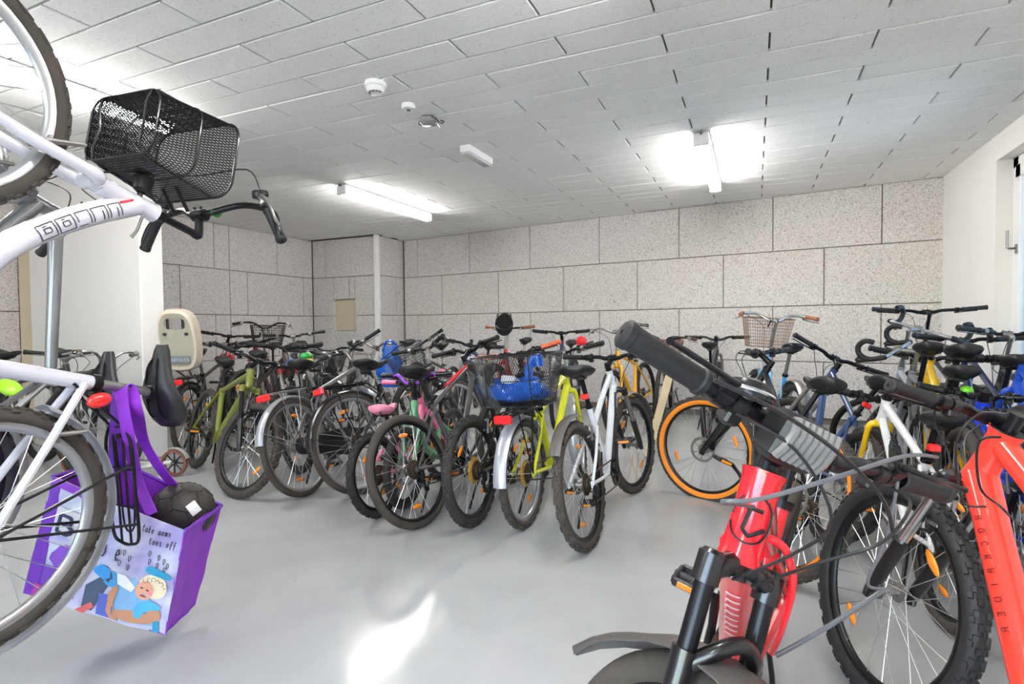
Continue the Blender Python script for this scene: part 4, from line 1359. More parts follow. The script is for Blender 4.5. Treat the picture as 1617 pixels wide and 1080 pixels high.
# --- second row by the back wall, fronts towards the camera, and the cluster by the left wall
SECOND = [
    # label, geometry, px, py, depth, heading, lean, options
    ('black bicycle with bar ends and a red bottle-red down tube near the left wall panels', MTB, 362, 531, 6.3, 128, 3, dict(frame=paint(206, 30, 44), barends=True, susp=True, steer=10)),
    ('dark city bicycle carrying a black wire basket against the left wall', CITY, 418, 517, 6.2, 120, 2, dict(kind='city', frame=paint(50, 48, 48), basketdef=(.34, .26, .24, 'wire', BLACK), barkind='swept', style='step')),
    ('grey trekking bicycle with silver brake levers beside the black wire basket', CITY, 463, 531, 5.6, 140, -3, dict(kind='city', frame=paint(96, 94, 92), barkind='flat', headlight=True, fend=BLACK)),
    ('maroon bicycle with a flat bar tangled behind the olive green frame', MTB, 395, 560, 6.0, 150, -5, dict(frame=paint(120, 36, 46), susp=True, steer=-20)),
    ('dark bicycle with a low wide black basket in front of the niche', CITY, 520, 556, 5.6, 160, 3, dict(kind='city', frame=paint(40, 40, 44), basketdef=(.46, .30, .2, 'finemesh', BLACK), barkind='swept', style='step')),
    ('bicycle with a bare metal swept bar beside the blue bag', CITY, 592, 548, 5.9, 176, 4, dict(kind='city', frame=paint(226, 226, 222), barkind='swept', bar=STEEL, style='mixte')),
    ('grey bicycle with a steeply turned bar and a wire basket', CITY, 660, 548, 5.3, 165, -12, dict(kind='city', frame=paint(84, 88, 84), steer=-40, basketdef=(.36, .28, .25, 'wire', BLACKM), barkind='flat', kindbell=True)),
    ('blue and white bicycle standing behind the black basket', MTB, 742, 556, 5.4, 172, 4, dict(frame=paint(60, 92, 170), fork=paint(230, 230, 232), susp=True, steer=15)),
    ('red bicycle with brown grips and a black helmet on its bar', CITY, 799, 520, 6.2, 178, 0, dict(kind='city', frame=paint(226, 24, 40), grip=CORK, barkind='flat', style='diamond')),
    ('dark blue mountain bicycle with a level black bar, behind the black rear basket', MTB, 886, 526, 6.0, 172, 0, dict(frame=paint(48, 66, 96), susp=True)),
    ('yellow city bicycle with a raised grey bar in the second row', CITY, 972, 524, 5.6, 186, -6, dict(kind='city', frame=paint(244, 178, 32), barkind='swept', bar=STEEL, style='diamond', fend=None, tube=.019)),
    ('brown city bicycle with a rusty wire basket and brown grips', CITY, 1052, 539, 6.1, 180, 3, dict(kind='city', frame=paint(96, 70, 58), basketdef=(.40, .28, .26, 'wire', mat('rusty_wire', srgb(150, 92, 80), .6, .3)), grip=CORK, barkind='swept', style='step')),
    ('black bicycle with a silver stem, between the rusty basket and the blue bicycle', MTB, 1132, 536, 6.0, 2, 0, dict(frame=paint(46, 50, 58), fork=STEEL, barkind='riser')),
    ('dark brown bicycle parallel to the olive green one, with a flat black bar', dict(MTB, R=.33, barw=.6), 455, 549, 4.35, 113, 2, dict(frame=paint(62, 44, 40), susp=True, fork=paint(150, 30, 36))),
    ('black city bicycle parked parallel behind the dark brown one', dict(CITY, barw=.56), 512, 559, 4.8, 116, 3, dict(kind='city', frame=paint(34, 32, 34), barkind='flat', fend=BLACK, rack=BLACKM, taillight=True)),
    ('light blue city bicycle with brown grips and a brown wire basket', dict(CITY, barw=.62), 1222, 506, 4.75, -12, -6, dict(kind='city', frame=paint(96, 164, 214), basketdef=(.40, .27, .26, 'wire', mat('brown_wire', srgb(140, 110, 96), .6, .3)), grip=CORK, bar=CHROME, barkind='swept', style='step', steer=4, fend=STEEL)),
    ('navy blue mountain bicycle with a steeply tilted black bar, beside the orange tyre', dict(MTB, R=.33, barw=.66), 1318, 566, 3.6, -16, -27, dict(frame=paint(46, 74, 120), taillight=True, susp=True, steer=8, knob=1, r=.027, disc=True)),
    ('grey road bicycle with black taped drop bars', ROAD, 1418, 552, 3.3, -4, -6, dict(kind='road', frame=paint(128, 130, 136), barkind='drop', steer=58, stem_mat=STEEL, bar=CHROME, tube=.016, r=.014)),
    ('black bicycle with a wide level bar touching the white wall', dict(MTB, R=.36, barw=.74), 1462, 493, 4.3, -4, 0, dict(frame=paint(40, 40, 44), susp=True, steer=0)),
    ('second road bicycle with drop bars turned to the white wall', ROAD, 1452, 520, 3.5, 2, -6, dict(kind='road', frame=paint(166, 168, 174), barkind='drop', steer=-42, stem_mat=STEEL, bar=CHROME, tube=.016, r=.014)),
    ('black bicycle with a silver clamped bar in front of the window side wall', dict(MTB, barw=.60), 1522, 538, 3.55, -2, -4, dict(frame=paint(34, 46, 84), susp=True, steer=6)),
    ('city bicycle with a grey padded saddle closest to the window wall', dict(CITY, barw=.56), 1590, 528, 3.3, -2, -3, dict(kind='city', frame=paint(60, 62, 66), barkind='flat', grip=GRIP, fend=BLACK, rack=BLACKM)),
    ('white child bicycle with yellow trim behind the knobbly black wheel', KIDS24, 1392, 640, 2.75, -8, -5, dict(kind='kids', frame=paint(226, 226, 226), fork=paint(246, 196, 24), taillight=True, tube=.018, style='diamond', tyre=RUBBER_D)),
    ('yellow mountain bicycle with a black saddle and red rear light', dict(MTB, R=.32, barw=.60), 1462, 610, 3.3, 2, -6, dict(frame=paint(250, 196, 20), susp=True, taillight=True, tyre=RUBBER_D, tube=.021, style='sloping')),
    ('blue child bicycle with bright green details', dict(KIDS24, barw=.52), 1548, 628, 2.65, 4, -4, dict(kind='kids', frame=paint(28, 66, 214), fork=paint(28, 66, 214), bell=paint(120, 214, 30, .5), tube=.022, style='sloping', susp=False)),
    ('royal blue bicycle with a brown saddle by the window wall', dict(MTB, R=.31, barw=.58), 1604, 592, 2.95, -2, -5, dict(frame=paint(36, 84, 206), saddle=LEATHER_B, sadw=.19, taillight=True, style='sloping')),
    ('black bicycle leaning by the white column with a yellow tag on its bar', dict(CITY, barw=.5), 112, 562, 4.25, 78, 3, dict(kind='city', frame=paint(38, 38, 40), barkind='flat', bell=paint(240, 200, 30))),
    ('old bicycle with polished swept bar behind the black sparkling saddle', dict(CITY, barw=.5), 168, 566, 4.3, 92, 4, dict(kind='city', frame=paint(74, 72, 70), barkind='swept', bar=CHROME, grip=PLASTIC)),
]
NAMED = {}
for lab, gp, px, py, d, head, lean, o in SECOND:
    o = dict(o); bd = o.pop('basketdef', None); o.pop('kindbell', None)
    gq, ps = by_bar(gp, px, py, d, head, lean, o.get('steer', 0))
    if bd:
        w_, d_, h_, k_, mt_ = bd
        o['basket'] = (*cached(('bask', w_, d_, h_, k_), lambda: basket_mesh(w_, d_, h_, k_)), mt_, (w_, d_, h_))
    o.setdefault('tyre', RUBBER)
    o.setdefault('rot', random.random()*3)
    if d > 3.4:
        o.setdefault('lod', 1)
    lab = lab.replace('bottle-red ', '')
    NAMED[lab] = bike(lab, gq, ps, **o)

# --- the two bicycles hung nose up on the left
def white_decals(fo, g):
    m = MB(); p0 = g['hb']; p1 = g['bb']
    L = .44; gl = []
    def box_(s, w, h=.040, x0=-.018):
        return [(s, x0), (s+w, x0), (s+w, x0+h), (s, x0+h), (s, x0)]
    s = .075
    gl += [[(s, -.02), (s+.035, -.02), (s+.035, .018)], [(s, -.02), (s, .018)], [(s+.012, -.008), (s+.012, .018)]]
    gl += [[(s+.044, -.02), (s+.085, -.02), (s+.085, .018)], [(s+.044, -.02), (s+.044, .018)], [(s+.056, -.008), (s+.056, .018)]]
    gl += [[(s+.094, .018), (s+.094, -.02), (s+.13, -.02), (s+.13, .005)], [(s+.105, .018), (s+.13, .018)]]
    for q in (.14, .192):
        gl += [box_(s+q, .044, .038, -.02), box_(s+q+.012, .018, .012, -.008), [(s+q+.02, -.014), (s+q+.03, -.014)]]
    pts = DT_WHITE
    on_path(m, pts, .0334, V(0, 1, .15), [[(a_, -b_) for a_, b_ in q_] for q_ in gl], .0012)
    obj('tube_lettering', m, INK, fo)
    r = MB(); on_path(r, pts, .0334, V(0, 1, -.5), [[(.03, .012), (.07, .012)]], .004)
    obj('red_accent', r, RED, fo)


def on_path(m, path, r, side, strokes, th, lift=.0008):
    P = [np.asarray(p, float) for p in path]; cum = [0]
    for a, b in zip(P, P[1:]):
        cum.append(cum[-1]+np.linalg.norm(b-a))
    def ev(s, t):
        s = min(max(s, 0), cum[-1]-1e-6)
        i = max(k for k in range(len(cum)-1) if cum[k] <= s)
        ax = nrm(P[i+1]-P[i]); c = P[i]+ax*(s-cum[i])
        n = nrm(side-ax*np.dot(side, ax)); b = np.cross(ax, n); ph = t/r
        return c+(r+lift)*(math.cos(ph)*n+math.sin(ph)*b)
    for st in strokes:
        pts = []
        for i in range(len(st)):
            seg = [st[0]] if i == 0 else [np.array(st[i-1])+(np.array(st[i])-np.array(st[i-1]))*k/4 for k in range(1, 5)]
            pts += [ev(s_, t_) for s_, t_ in seg]
        m.tube(pts, th, 5)


gp_w = dict(R=.31, wb=1.08, chain=.45, drop=.06, sta=70, hta=69, off=.055, a2c=.39, hl=.17, seat=.39, sad=.56, stem=.07, rise=.13, barw=.62, sweep=.10, barrise=.03)
gw = geom(**gp_w)
_d = gw['hb']+gw['s']*.02; _k = (_d*.45+gw['bb']*.55)+V(.02, 0, -.055)
DT_WHITE = spline([gw['ht']-gw['s']*.055, _d*.75+gw['bb']*.25+V(0, 0, -.01), _k, gw['bb']+V(.015, 0, .01)], 6)
PEARL = paint(212, 212, 222, .25)
SILVER_M = mat('silver_mudguard', srgb(178, 180, 188), 0.3, .5)
bkw = basket_mesh(.36, .26, .25, 'mesh')
wh, g_wh, SM_wh, R_wh, T_wh = bike('white bicycle hung nose up, with a black mesh basket and lettering on its tube', gp_w, None, hung=(-1.708, .359, -5.0, 2.6, 4.8, .603), kind='city', frame=PEARL, tyre=RUBBER_D, knob=1, r=.024, rim=RIMS, fend=SILVER_M, rack=BLACKM,
     taillight=False, style='step', tube=.022, bellr=.017, basket=(*bkw, BLACK, (.36, .26, .25)), barkind='swept', stem_mat=BLACKM, steer=-2.5, front_fend=False, fend_end=1.38, refl=0, basket_tilt=-16, basket_off=(.05, 0, -.05), decals=white_decals, headlight=True, bell=paint(40, 150, 60), saddle=LEATHER, sadw=.17, bar=BLACKM, kick=False, group='bicycles hung on the rack')
tl = R_wh.T@(at(157, 632, np.dot(R_wh@g_wh['seat']+T_wh-V(0, 0, EYE), CZ)-.02)-T_wh)
obj('tail_light', MB().ball(tl, .022, .017, .034, nu=16, nv=10), RED_L, wh)
obj('mud_flap', MB().rbox(g_wh['ra']+V(-.345, 0, -.17), (.004, .03, .05), .003, axrot((0, 1, 0), -.9)), PLASTIC, wh)
gp_g = dict(R=.31, wb=1.10, chain=.44, drop=.05, sta=72, hta=70, off=.045, a2c=.40, hl=.12, seat=.54, sad=.68, stem=.08, rise=.04, barw=.5, sweep=.08, barrise=.03)
SILV = mat('silver_frame_paint', srgb(150, 151, 153), 0.3, 0.75, .4, var=.04)
gr, g_gr, SM_gr, R_gr, T_gr = bike('silver grey bicycle hung nose up, with a black saddle flecked with sparkles', gp_g, None, hung=(-2.157, .389, -11.8, 0, 0, .661), kind='mtb', frame=SILV, fork=SILV, tyre=RUBBER_F, knob=1, r=.025, rim=RIMB, style='diamond', tube=.021,
     steer=-20, saddle=mat('sparkling_saddle', srgb(34, 30, 40), .35, var=.5, scale=260), sadw=.17, barkind='flat', kick=False, fend=SILV, group='bicycles hung on the rack')

# rack post that carries both, left of the picture
t = thing('bicycle_rack', 'upright steel hanging rack post carrying the two nose-up bicycles', 'rack', M4of(np.eye(3), (-1.9, .22, 0)))
obj('post', MB().rbox((0, -.03, 1.27), (.03, .03, 1.27), .004), STEEL, t)
obj('foot_plate', MB().rbox((0, -.03, .006), (.12, .12, .006), .003), STEEL, t)
for xw, zq, R_ in ((.19, .6+1.08, .31), (-.26, .66+1.10, .31)):
    obj('hook', MB().tube(spline([(0, -.03, zq+.12), (xw*.5, 0, zq+.12), (xw, .06, zq+.2), (xw, .12, zq+.26), (xw+.03, .17, zq+.22)]), .009, 8), STEEL, t)
    obj('wheel_tray', MB().rbox((xw, .10, zq-1.08), (.05, .012, .25), .004).tube([(0, -.02, zq-1.2), (xw, .09, zq-1.2)], .012, 8), STEEL, t)
# ------------------------------------------------------------------ bag, ball, scooter, plank and small things
PURPLE = mat('purple_fabric', srgb(140, 48, 196), 0.55, var=.05, bump=.2, bscale=700)
PURPLE_D = mat('dark_purple_fabric', srgb(110, 40, 176), 0.55, var=.06)
bag = thing('tote_bag', 'large purple shopping bag with a printed front, hanging from the white bicycle', 'bag', M4of(np.eye(3), at(190, 900, 1.78)))
BO = at(190, 900, 1.78)
TL, TR = at(84, 752, 1.72), at(292, 838, 1.80)
BL, BR = at(38, 935, 1.72), at(260, 1003, 1.82)
sdv = at(350, 798, 2.10)-TR; sbv = at(308, 955, 2.08)-BR
NRM = nrm(np.cross(TR-TL, BL-TL))
if np.dot(NRM, V(0, 0, EYE)-TL) < 0:
    NRM = -NRM


def quad_sheet(A, B, C, D, nu, nv, bulge, t, nrm_):
    # A top left, B top right, C bottom right, D bottom left
    m = MB(); vs = []; idx = {}
    for lay in (0, 1):
        for j in range(nv+1):
            for i in range(nu+1):
                u, v = i/nu, j/nv
                p = (A*(1-u)+B*u)*(1-v)+(D*(1-u)+C*u)*v
                w = bulge*math.sin(PI*u)*(.4+.6*math.sin(PI*min(1, v)))+.004*math.sin(u*17+v*5)*math.sin(v*11)
                vs.append(p+nrm_*(w-lay*t)-BO)
    n1 = (nu+1)*(nv+1); fs = []
    for j in range(nv):
        for i in range(nu):
            a = j*(nu+1)+i
            fs.append((a, a+1, a+nu+2, a+nu+1)); fs.append((n1+a+1, n1+a, n1+a+nu+1, n1+a+nu+2))
    for i in range(nu):
        for a in (i, nv*(nu+1)+i):
            fs.append((a, a+1, n1+a+1, n1+a))
    for j in range(nv):
        for a in (j*(nu+1), j*(nu+1)+nu):
            fs.append((a, a+nu+1, n1+a+nu+1, n1+a))
    return m.add(vs, fs)


PRINT_BG = bpy.data.materials.new('printed_bag_front'); PRINT_BG.use_nodes = True
nt = PRINT_BG.node_tree; pb = nt.nodes['Principled BSDF']; pb.inputs['Roughness'].default_value = .45
tc = nt.nodes.new('ShaderNodeTexCoord'); nz = nt.nodes.new('ShaderNodeTexNoise'); nz.inputs['Scale'].default_value = 9; nz.inputs['Detail'].default_value = 3
rp = nt.nodes.new('ShaderNodeValToRGB'); e = rp.color_ramp.elements
e[0].position = .36; e[0].color = (*srgb(160, 152, 206), 1); e[1].position = .62; e[1].color = (*srgb(206, 208, 224), 1)
nt.links.new(tc.outputs['Object'], nz.inputs['Vector']); nt.links.new(nz.outputs[0], rp.inputs[0]); nt.links.new(rp.outputs[0], pb.inputs['Base Color'])
BOW = .02
front = obj('front_panel', quad_sheet(TL, TR, BR, BL, 20, 16, BOW, .004, NRM), PRINT_BG, bag)


def fp(u, v, lift=.003):
    p = (TL*(1-u)+TR*u)*(1-v)+(BL*(1-u)+BR*u)*v
    w = BOW*math.sin(PI*u)*(.4+.6*math.sin(PI*min(1, v)))+.004*math.sin(u*17+v*5)*math.sin(v*11)
    return p+NRM*(w+lift)-BO


def patch(name, outline, material, lift=.003, parent=front, smooth=False):
    # flat print: a filled outline in panel coordinates, laid on the fabric
    P = [np.array(q, float) for q in outline]
    if smooth:
        Q = spline([P[-1]]+P+[P[0], P[1]], 4); P = Q[4:-4-1+1][:len(P)*4]
    c = sum(P)/len(P); m = MB(); n = len(P); K = 4
    vs = [fp(*c, lift)]; fs = []
    for k in range(1, K+1):
        for q in P:
            vs.append(fp(*(c+(q-c)*k/K), lift))
    for j in range(n):
        j2 = (j+1) % n
        fs.append((0, 1+j, 1+j2))
        for k in range(K-1):
            fs.append((1+k*n+j, 1+(k+1)*n+j, 1+(k+1)*n+j2, 1+k*n+j2))
    return obj(name, m.add(vs, fs), material, parent)


def blob(cu, cv, ru, rv, n=18, rot_=0, wob=0):
    return [(cu+math.cos(rot_)*ru*math.cos(2*PI*k/n)*(1+wob*math.sin(3*2*PI*k/n))-math.sin(rot_)*rv*math.sin(2*PI*k/n),
             cv+math.sin(rot_)*ru*math.cos(2*PI*k/n)+math.cos(rot_)*rv*math.sin(2*PI*k/n)) for k in range(n)]


PR = lambda key, c: mat('print_'+key, srgb(*c), .5, var=.06, scale=40)
# purple edge bands and the grey B field on the side behind the wheel
patch('print_band', [(0, 0), (.07, 0), (.09, .25), (.09, .6), (.08, 1), (0, 1)], PURPLE_D, .002)
patch('print_band', [(.02, 0), (.33, 0), (.33, .07), (.02, .06)], PURPLE, .0025)
patch('print_field', [(.09, .2), (.31, .2), (.30, .47), (.09, .45)], PR('grey', (206, 204, 210)), .002)
mB = MB()
for st in LET['B']:
    pts = []
    for a, b in zip(st, st[1:]):
        for k in range(5):
            pts.append((a[0]+(b[0]-a[0])*k/5, a[1]+(b[1]-a[1])*k/5))
    pts.append(st[-1]); mB.tube([fp(.125+x*.125, .40-y*.14, .004) for x, y in pts], .005, 6, flat=.4, up=NRM)
obj('print_letter', mB, PR('navy', (30, 32, 80)), front)
patch('print_wash', blob(.24, .60, .12, .12, 14, 0, .2), PR('violet', (128, 70, 190)), .0022)
patch('print_wash', [(.08, .72), (.30, .66), (.34, .9), (.2, 1), (.06, 1)], PR('violet2', (112, 54, 178)), .0024)
patch('print_wash', [(.06, .88), (.2, .9), (.22, 1), (.05, 1)], PR('magenta', (170, 50, 150)), .003)
patch('print_shadow', [(.40, .75), (.56, .55), (.58, .62), (.47, .96), (.40, .96)], PR('slate', (70, 84, 110)), .003)
patch('print_stripe', [(.36, .99), (.46, .88), (.48, .92), (.42, 1.0)], PR('coral', (214, 100, 100)), .0035)
patch('print_wash', blob(.57, .62, .07, .07, 14, .3, .2), PR('sky', (70, 150, 214)), .003)
patch('print_wash', blob(.50, .58, .06, .06, 14, .3, .2), PR('azure', (60, 150, 220)), .0032)
patch('print_wash', [(.6, .64), (.72, .55), (.86, .72), (.9, .95), (.7, .97), (.58, .9)], PR('pale_blue', (132, 178, 224)), .003)
patch('print_wash', [(.5, .78), (.6, .75), (.62, .98), (.5, .98)], PR('denim', (90, 104, 190)), .0032)
patch('print_arm', blob(.77, .90, .17, .055, 18, -.12, .05), PR('tan', (196, 140, 108)), .0042)
patch('print_arm', [(.565, .92), (.57, .74), (.60, .66), (.635, .67), (.61, .78), (.62, .93), (.66, .98), (.60, .98)], PR('tan', (196, 140, 108)), .0044)
patch('print_arm', blob(.90, .83, .05, .06, 14), PR('tan', (196, 140, 108)), .0046)
patch('print_paper', [(.60, .55), (.66, .55), (.74, .63), (.72, .68), (.62, .64)], PR('white', (232, 232, 240)), .0044)
patch('print_hair', blob(.86, .58, .10, .115, 18, .2, .04), PR('straw', (226, 214, 184)), .004)
patch('print_face', blob(.805, .635, .062, .092, 18, .15, .0), PR('peach', (226, 164, 136)), .0048)
patch('print_blush', blob(.845, .65, .018, .02, 12), PR('rose', (240, 140, 160)), .0054)
patch('print_mouth', blob(.80, .69, .022, .010, 12, .2), PR('red', (176, 60, 60)), .0056)
for cu in (.785, .825):
    patch('print_eye', blob(cu, .615+(cu-.785)*.3, .012, .008, 10, .2), PR('brown', (90, 60, 50)), .0056)
patch('print_hat', [(.79, .46), (.82, .40), (.95, .43), (.97, .48), (.90, .475)], PR('teal', (40, 150, 190)), .005, smooth=True)
patch('print_dress', [(.77, .78), (.86, .72), (.94, .74), (.92, .78), (.84, .82), (.80, .90), (.76, .88)], PR('blue', (80, 170, 220)), .005, smooth=True)
patch('print_strap', [(.90, .90), (.94, .88), (.95, .99), (.91, 1.0)], PR('teal', (40, 150, 190)), .005)


for k in range(6):
    m = MB(); cu, cv = .80+.028*k, .515+.012*abs(k-2)
    m.tube([fp(cu+.016*math.cos(t*.9+k), cv+.022*math.sin(t*.9+k), .0046) for t in range(5)], .0009, 5)
    obj('print_curl', m, PR('umber', (150, 128, 100)), front)


def script(word, u0, v0, w, h, slope, th=.0011):
    m = MB()
    for i, ch in enumerate(word):
        if ch == ' ':
            continue
        for st in LET[ch]:
            pts = []
            for a, b in zip(st, st[1:]):
                for k in range(3):
                    pts.append((a[0]+(b[0]-a[0])*k/3, a[1]+(b[1]-a[1])*k/3))
            pts.append(st[-1])
            m.tube([fp(u0+(i+x)*w, v0-y*h+(i+x)*w*slope, .0042) for x, y in pts], th, 5)
    obj('print_lettering', m, PR('ink', (40, 34, 60)), front)


script('take aems', .70, .13, .024, .055, -.15)
script('tons off', .77, .215, .024, .055, -.12)
script('o e', .46, .45, .05, .16, 0, .002)
m = MB()
for u, v in ((.79, .30), (.86, .31), (.90, .33), (.93, .36), (.80, .37), (.86, .38), (.915, .40), (.62, .36), (.66, .40), (.60, .46), (.66, .48)):
    m.tube([fp(u+.010*math.sin(t)*(1 if t < 3.2 else 1)*(.35+.65*(1-math.cos(t))/2), v-.026*math.cos(t)*-1-.0, .004) for t in [2*PI*k/12 for k in range(12)]], .0009, 5, closed=True)
obj('print_raindrops', m, PR('ink', (40, 34, 60)), front)
# side, back and bottom
TR2, BR2 = TR+sdv, BR+sbv; TL2, BL2 = TL+sdv, BL+sbv
sn = nrm(np.cross(sdv, BR-TR));
if np.dot(sn, TR-TL) < 0:
    sn = -sn
obj('side_panel', quad_sheet(TR, TR2, BR2, BR, 10, 12, -.012, .004, sn), PURPLE, bag)
obj('side_panel', quad_sheet(TL2, TL, BL, BL2, 10, 12, -.008, .004, -sn), PURPLE, bag)
obj('back_panel', quad_sheet(TR2, TL2, BL2, BR2, 14, 12, .008, .004, -NRM), PURPLE, bag)
obj('bottom_panel', quad_sheet(BL, BR, BR2, BL2, 10, 8, 0, .004, V(0, 0, -1)), PURPLE_D, bag)
hem = MB()
for A, B in ((TR, TR2), (TR2, TL2), (TL2, TL)):
    hem.tube([A-BO, (A+B)/2-BO+V(0, 0, -.006), B-BO], .006, 6)
obj('hem', hem, PURPLE_D, bag)
# two straps looped over the white bicycle's seat post
hang = R_wh@(g_wh['seat']*.55+g_wh['sad']*.45+V(0, 0, .0))+T_wh


def ribbon(pts, w, side, t=.002):
    P = spline(pts, 6); m = MB(); rings = []
    for i, p in enumerate(P):
        tg = nrm(P[min(i+1, len(P)-1)]-P[max(i-1, 0)]); sd_ = nrm(side-tg*np.dot(side, tg)); nn = np.cross(tg, sd_)
        rings.append([p+sd_*w/2+nn*t-BO, p-sd_*w/2+nn*t-BO, p-sd_*w/2-nn*t-BO, p+sd_*w/2-nn*t-BO])
    return m.rings(rings)


LX = CX
dh = np.dot(hang-V(0, 0, EYE), CZ)
a0 = TL*.42+TR*.58; a1 = TL*.10+TR*.90
obj('strap', ribbon([at(240, 812, 1.78), at(218, 760, 1.77), at(205, 700, dh-.0), at(194, 640, dh-.03), at(192, 612, dh), at(205, 614, dh+.02), at(216, 650, dh+.0), at(228, 700, 1.90), at(262, 752, 1.98), at(298, 792, 2.04)], .036, LX), PURPLE, bag)
obj('strap', ribbon([at(178, 800, 1.76), at(180, 740, 1.77), at(182, 680, dh), at(184, 630, dh+.02), at(190, 612, dh+.03), at(196, 640, dh+.05), at(190, 720, 1.96), at(170, 770, 2.02)], .032, LX), PURPLE_D, bag)

p = at(287, 810, 2.02)
BR_ = .1125
t = thing('football', 'scuffed black football lying in the purple shopping bag', 'ball', M4of(axrot((1, 1, 0), .6), p))
m = MB().ball((0, 0, 0), .112, nu=40, nv=24)
obj('ball_cover', m, mat('black_ball_leather', srgb(52, 48, 46), .5, var=.15, bump=.3), t)
m = MB(); gphi = (1+5**.5)/2
verts = [nrm(V(a, b*gphi, 0)) for a in (-1, 1) for b in (-1, 1)]+[nrm(V(0, a, b*gphi)) for a in (-1, 1) for b in (-1, 1)]+[nrm(V(b*gphi, 0, a)) for a in (-1, 1) for b in (-1, 1)]
for v in verts:
    u = nrm(np.cross(v, V(.3, .5, .8))); w = np.cross(v, u)
    m.tube([BR_*nrm(v+.36*(math.cos(2*PI*k/5)*u+math.sin(2*PI*k/5)*w)) for k in range(5)], .0022, 5, closed=True)
for i, a in enumerate(verts):
    for b in verts[i+1:]:
        if np.linalg.norm(a-b) < 1.1:
            m.tube([BR_*nrm(a*(1-q)+b*q) for q in (.32, .44, .56, .68)], .002, 5)
obj('ball_seams', m, mat('ball_seam', srgb(22, 20, 20), .7), t)
q = nrm(axrot((1, 1, 0), .6).T@nrm(at(322, 796, 1.90)-p))
u = nrm(np.cross(q, V(0, 0, 1))); w = np.cross(q, u)
obj('label', MB().rbox(q*.1115, (.018, .022, .0025), .001, np.stack([u, w, q], 1)), WHITE_P, t)

# scooter beside the column
p = atz(276, 752, 0.0)
dirv = nrm(V(-1, -.35, 0)); ang = math.atan2(dirv[1], dirv[0])
t = thing('kick_scooter', 'pale kick scooter with brown wheels behind the purple bag', 'scooter', M4of(axrot((0, 0, 1), ang), p))
BRW = mat('brown_scooter_tyre', srgb(120, 74, 56), .6, var=.1)
for xx in (0, .82):
    wo = obj('wheel', MB().lathe([(.1*1.0, -.012), (.104, 0), (.1, .012), (.082, .014), (.08, 0), (.082, -.014)], (xx, 0, .104), (0, 1, 0), 28, closed=True), BRW, t)
    m = MB().lathe([(.016, -.02), (.016, .02), (.008, .024)], (xx, 0, .104), (0, 1, 0), 12)
    for k in range(8):
        a = k*PI/4
        m.tube([V(xx+.014*math.cos(a), 0, .104+.014*math.sin(a)), V(xx+.084*math.cos(a), 0, .104+.084*math.sin(a))], .006, 5)
    obj('wheel_spokes', m, PLASTIC, wo)
obj('deck', MB().rbox((.42, 0, .085), (.27, .055, .015), .01).tube(spline([(.68, 0, .09), (.76, 0, .16), (.80, 0, .30)]), .02, 10).tube(spline([(.16, 0, .09), (.06, .0, .105), (0, .0, .104)]), .014, 8), mat('pale_scooter_deck', srgb(206, 204, 196), .4, var=.06), t)
obj('rear_fender', MB().lathe([(.115, -.02), (.118, 0), (.115, .02), (.112, .02), (.115, 0), (.112, -.02)], (0, 0, .104), (0, 1, 0), 12, closed=True, arc=(-PI*.9, -PI*.35), ref=(1, 0, 0)), mat('grey_fender', srgb(170, 170, 166), .4), t)
obj('steering_column', MB().tube([(.80, 0, .28), (.76, 0, .78)], .016, 12).tube([(.757, -.2, .79), (.757, .2, .79)], .014, 10), STEEL, t)
for sy in (-1, 1):
    obj('grip', MB().tube([(.757, sy*.11, .79), (.757, sy*.21, .79)], .019, 12), GRIP, t)

# plank standing behind the white mountain bicycle
a, b = atz(1022, 722, 0.01), at(1060, 582, 4.66)
d = nrm(b-a); sx = nrm(np.cross(d, CZ)); R = np.stack([sx, np.cross(d, sx), d], 1)
tag(obj('wooden_plank', MB().rbox((0, 0, np.linalg.norm(b-a)/2), (.032, .011, np.linalg.norm(b-a)/2), .003), mat('pale_pine', srgb(228, 204, 164), .6, var=.12, scale=6), None, M4of(R, a)),
    'pale wooden plank leaning among the bicycles left of the orange tyre', 'plank')

# helmet hung on the red bicycle
p = at(796, 512, 5.95)
t = thing('helmet', 'black cycling helmet hung on the bar with brown grips', 'helmet', M4of(np.stack([CX, CZ, V(0, 0, 1)], 1)@axrot((1, 0, 0), -1.1), p))
m = MB().ball((0, 0, 0), .10, .135, .085, nu=22, nv=10, v0=-.08)
obj('shell', m, mat('helmet_shell', srgb(34, 34, 32), .4, var=.2), t)
v_ = MB()
for k in (-2, -1, 0, 1, 2):
    v_.tube(spline([(k*.034, -.10, .048), (k*.04, -.02, .086-abs(k)*.012), (k*.034, .09, .06-abs(k)*.008)]), .008, 6)
obj('vent_ribs', v_, mat('helmet_rib', srgb(70, 66, 60), .5), t)
obj('chin_strap', MB().tube(spline([(-.09, 0, 0), (-.06, .0, -.10), (0, 0, -.13), (.06, 0, -.10), (.09, 0, 0)]), .006, 6), CABLE, t)

# spiky red ball horn
p = at(918, 539, 5.5)
m = MB().ball((0, 0, 0), .046, nu=18, nv=12)
for k in range(90):
    z = 1-2*(k+.5)/90; a = k*2.39996; r_ = math.sqrt(1-z*z); d = V(r_*math.cos(a), r_*math.sin(a), z)
    m.tube([d*.044, d*.057], [.005, .003], 5)
yb = NAMED['yellow city bicycle with a raised grey bar in the second row']
hq = obj('ball_horn', m, paint(240, 40, 50, .4), yb[0], M4of(yb[3].T, yb[3].T@(p-yb[4])))
obj('horn_clamp', MB().tube(spline([V(0, 0, -.03), V(.03, .0, -.03), yb[3]@V(0, 0, 0)+CX*.12+V(0, 0, .0)]), .008, 8), PLASTIC, hq)

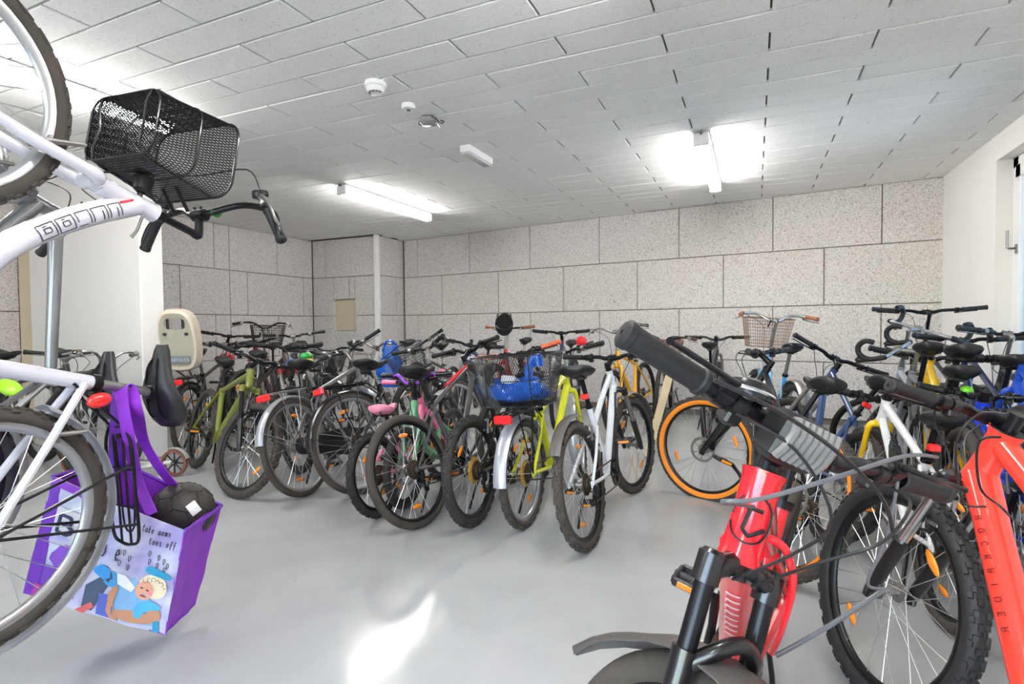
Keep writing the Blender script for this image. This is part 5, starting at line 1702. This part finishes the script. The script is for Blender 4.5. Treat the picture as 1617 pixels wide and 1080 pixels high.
# blue rain bag hanging among the second row
p = at(617, 578, 5.35)
BLUE = mat('blue_plastic_sheet', srgb(18, 98, 206), .28, 0, .3, var=.1, bump=.5, bscale=40)
m = MB(); rings = []
for k in range(11):
    t_ = k/10; w = .13*(.55+.45*math.sin(PI*min(1, .15+t_)))+.012*math.sin(k*2.3)
    rings.append([V(w*math.cos(a)*(1+.12*math.sin(3*a+k)), .08*math.sin(a)*(1+.1*math.sin(5*a)), -.20+.40*t_) for a in [2*PI*j/18 for j in range(18)]])
m.rings(rings)
tb = thing('rain_bag', 'bright blue plastic bag hung over a bar in the second row', 'bag', M4of(np.stack([CX, CZ, V(0, 0, 1)], 1), p))
obj('sheet', m, BLUE, tb)
obj('strap', MB().tube(spline([(-.06, 0, .19), (-.03, -.03, .24), (.03, -.03, .24), (.06, 0, .19)]), .012, 6), BLUE, tb)

# blue carrier bag lying in the rear basket of the yellow-green bicycle
yr, yg, _, yR, yT = yl
bc_ = yR@V(-.04, -.03, 2*.30+.05+.012+.03)+yT
m = MB(); rings = []
rnd = random.Random(3)
ph = [rnd.uniform(0, 6) for _ in range(6)]
for k in range(9):
    t_ = k/8; w = [.03, .13, .16, .17, .165, .15, .13, .12, .125][k]
    rings.append([V(w*math.cos(a)*(.75+.1*math.sin(4*a+ph[0]+k)), w*1.05*math.sin(a)*(1+.12*math.sin(5*a+ph[1]-k*.7)), .012+.12*t_+.012*math.sin(3*a+ph[2])*t_) for a in [2*PI*j/26 for j in range(26)]])
m.rings(rings, caps=False)
tb = thing('carrier_bag', 'crumpled blue carrier bag in the black rear basket', 'bag', M4of(yR, bc_))
bs = obj('sheet', m, BLUE, tb)
m = MB()
for s_ in (-1, 1):
    m.tube(spline([(.03*s_, -.06, .11), (.035*s_, -.07, .20), (.03*s_, -.12, .26), (.03*s_, -.13, .20)]), .012, 6, flat=.35)
obj('handle', m, BLUE, tb)
obj('paper_parcel', MB().rbox((.0, .05, .12), (.05, .04, .025), .004, axrot((.3, 1, .2), .4)), mat('pale_parcel', srgb(208, 214, 222), .4, var=.1), tb)

# toy bells and lights seen in the tangle
for px, py, d, c, lab in ((484, 572, 4.0, (246, 196, 30), 'yellow and green toy bell above the silver bicycle saddle'), (462, 575, 4.3, (52, 128, 226), 'small round blue bell among the bars behind the olive green frame')):
    p = at(px, py, d)
    t = thing('toy_bell', lab, 'bell', M4of(np.eye(3), p))
    obj('dome', MB().ball((0, 0, 0), .05, .05, .042, nu=18, nv=10, v0=-.3), paint(*c), t)
    obj('stalk', MB().tube([(0, 0, -.03), (0, .01, -.09)], .01, 8), PLASTIC, t)
    if c[0] > 200:
        obj('cap', MB().ball((0, 0, .045), .045, .045, .03, nu=16, nv=8, v0=-.25), paint(40, 160, 60), t)
# lime saddle cover at the far left
p = at(15, 612, 3.4)
tag(obj('saddle_cover', MB().ball((0, 0, 0), .09, .06, .035, axrot((0, 1, 0), .5), nu=18, nv=10), paint(150, 214, 20, .5), None, M4of(np.eye(3), p)), 'lime green saddle cover seen under the hanging white bicycle', 'cover')
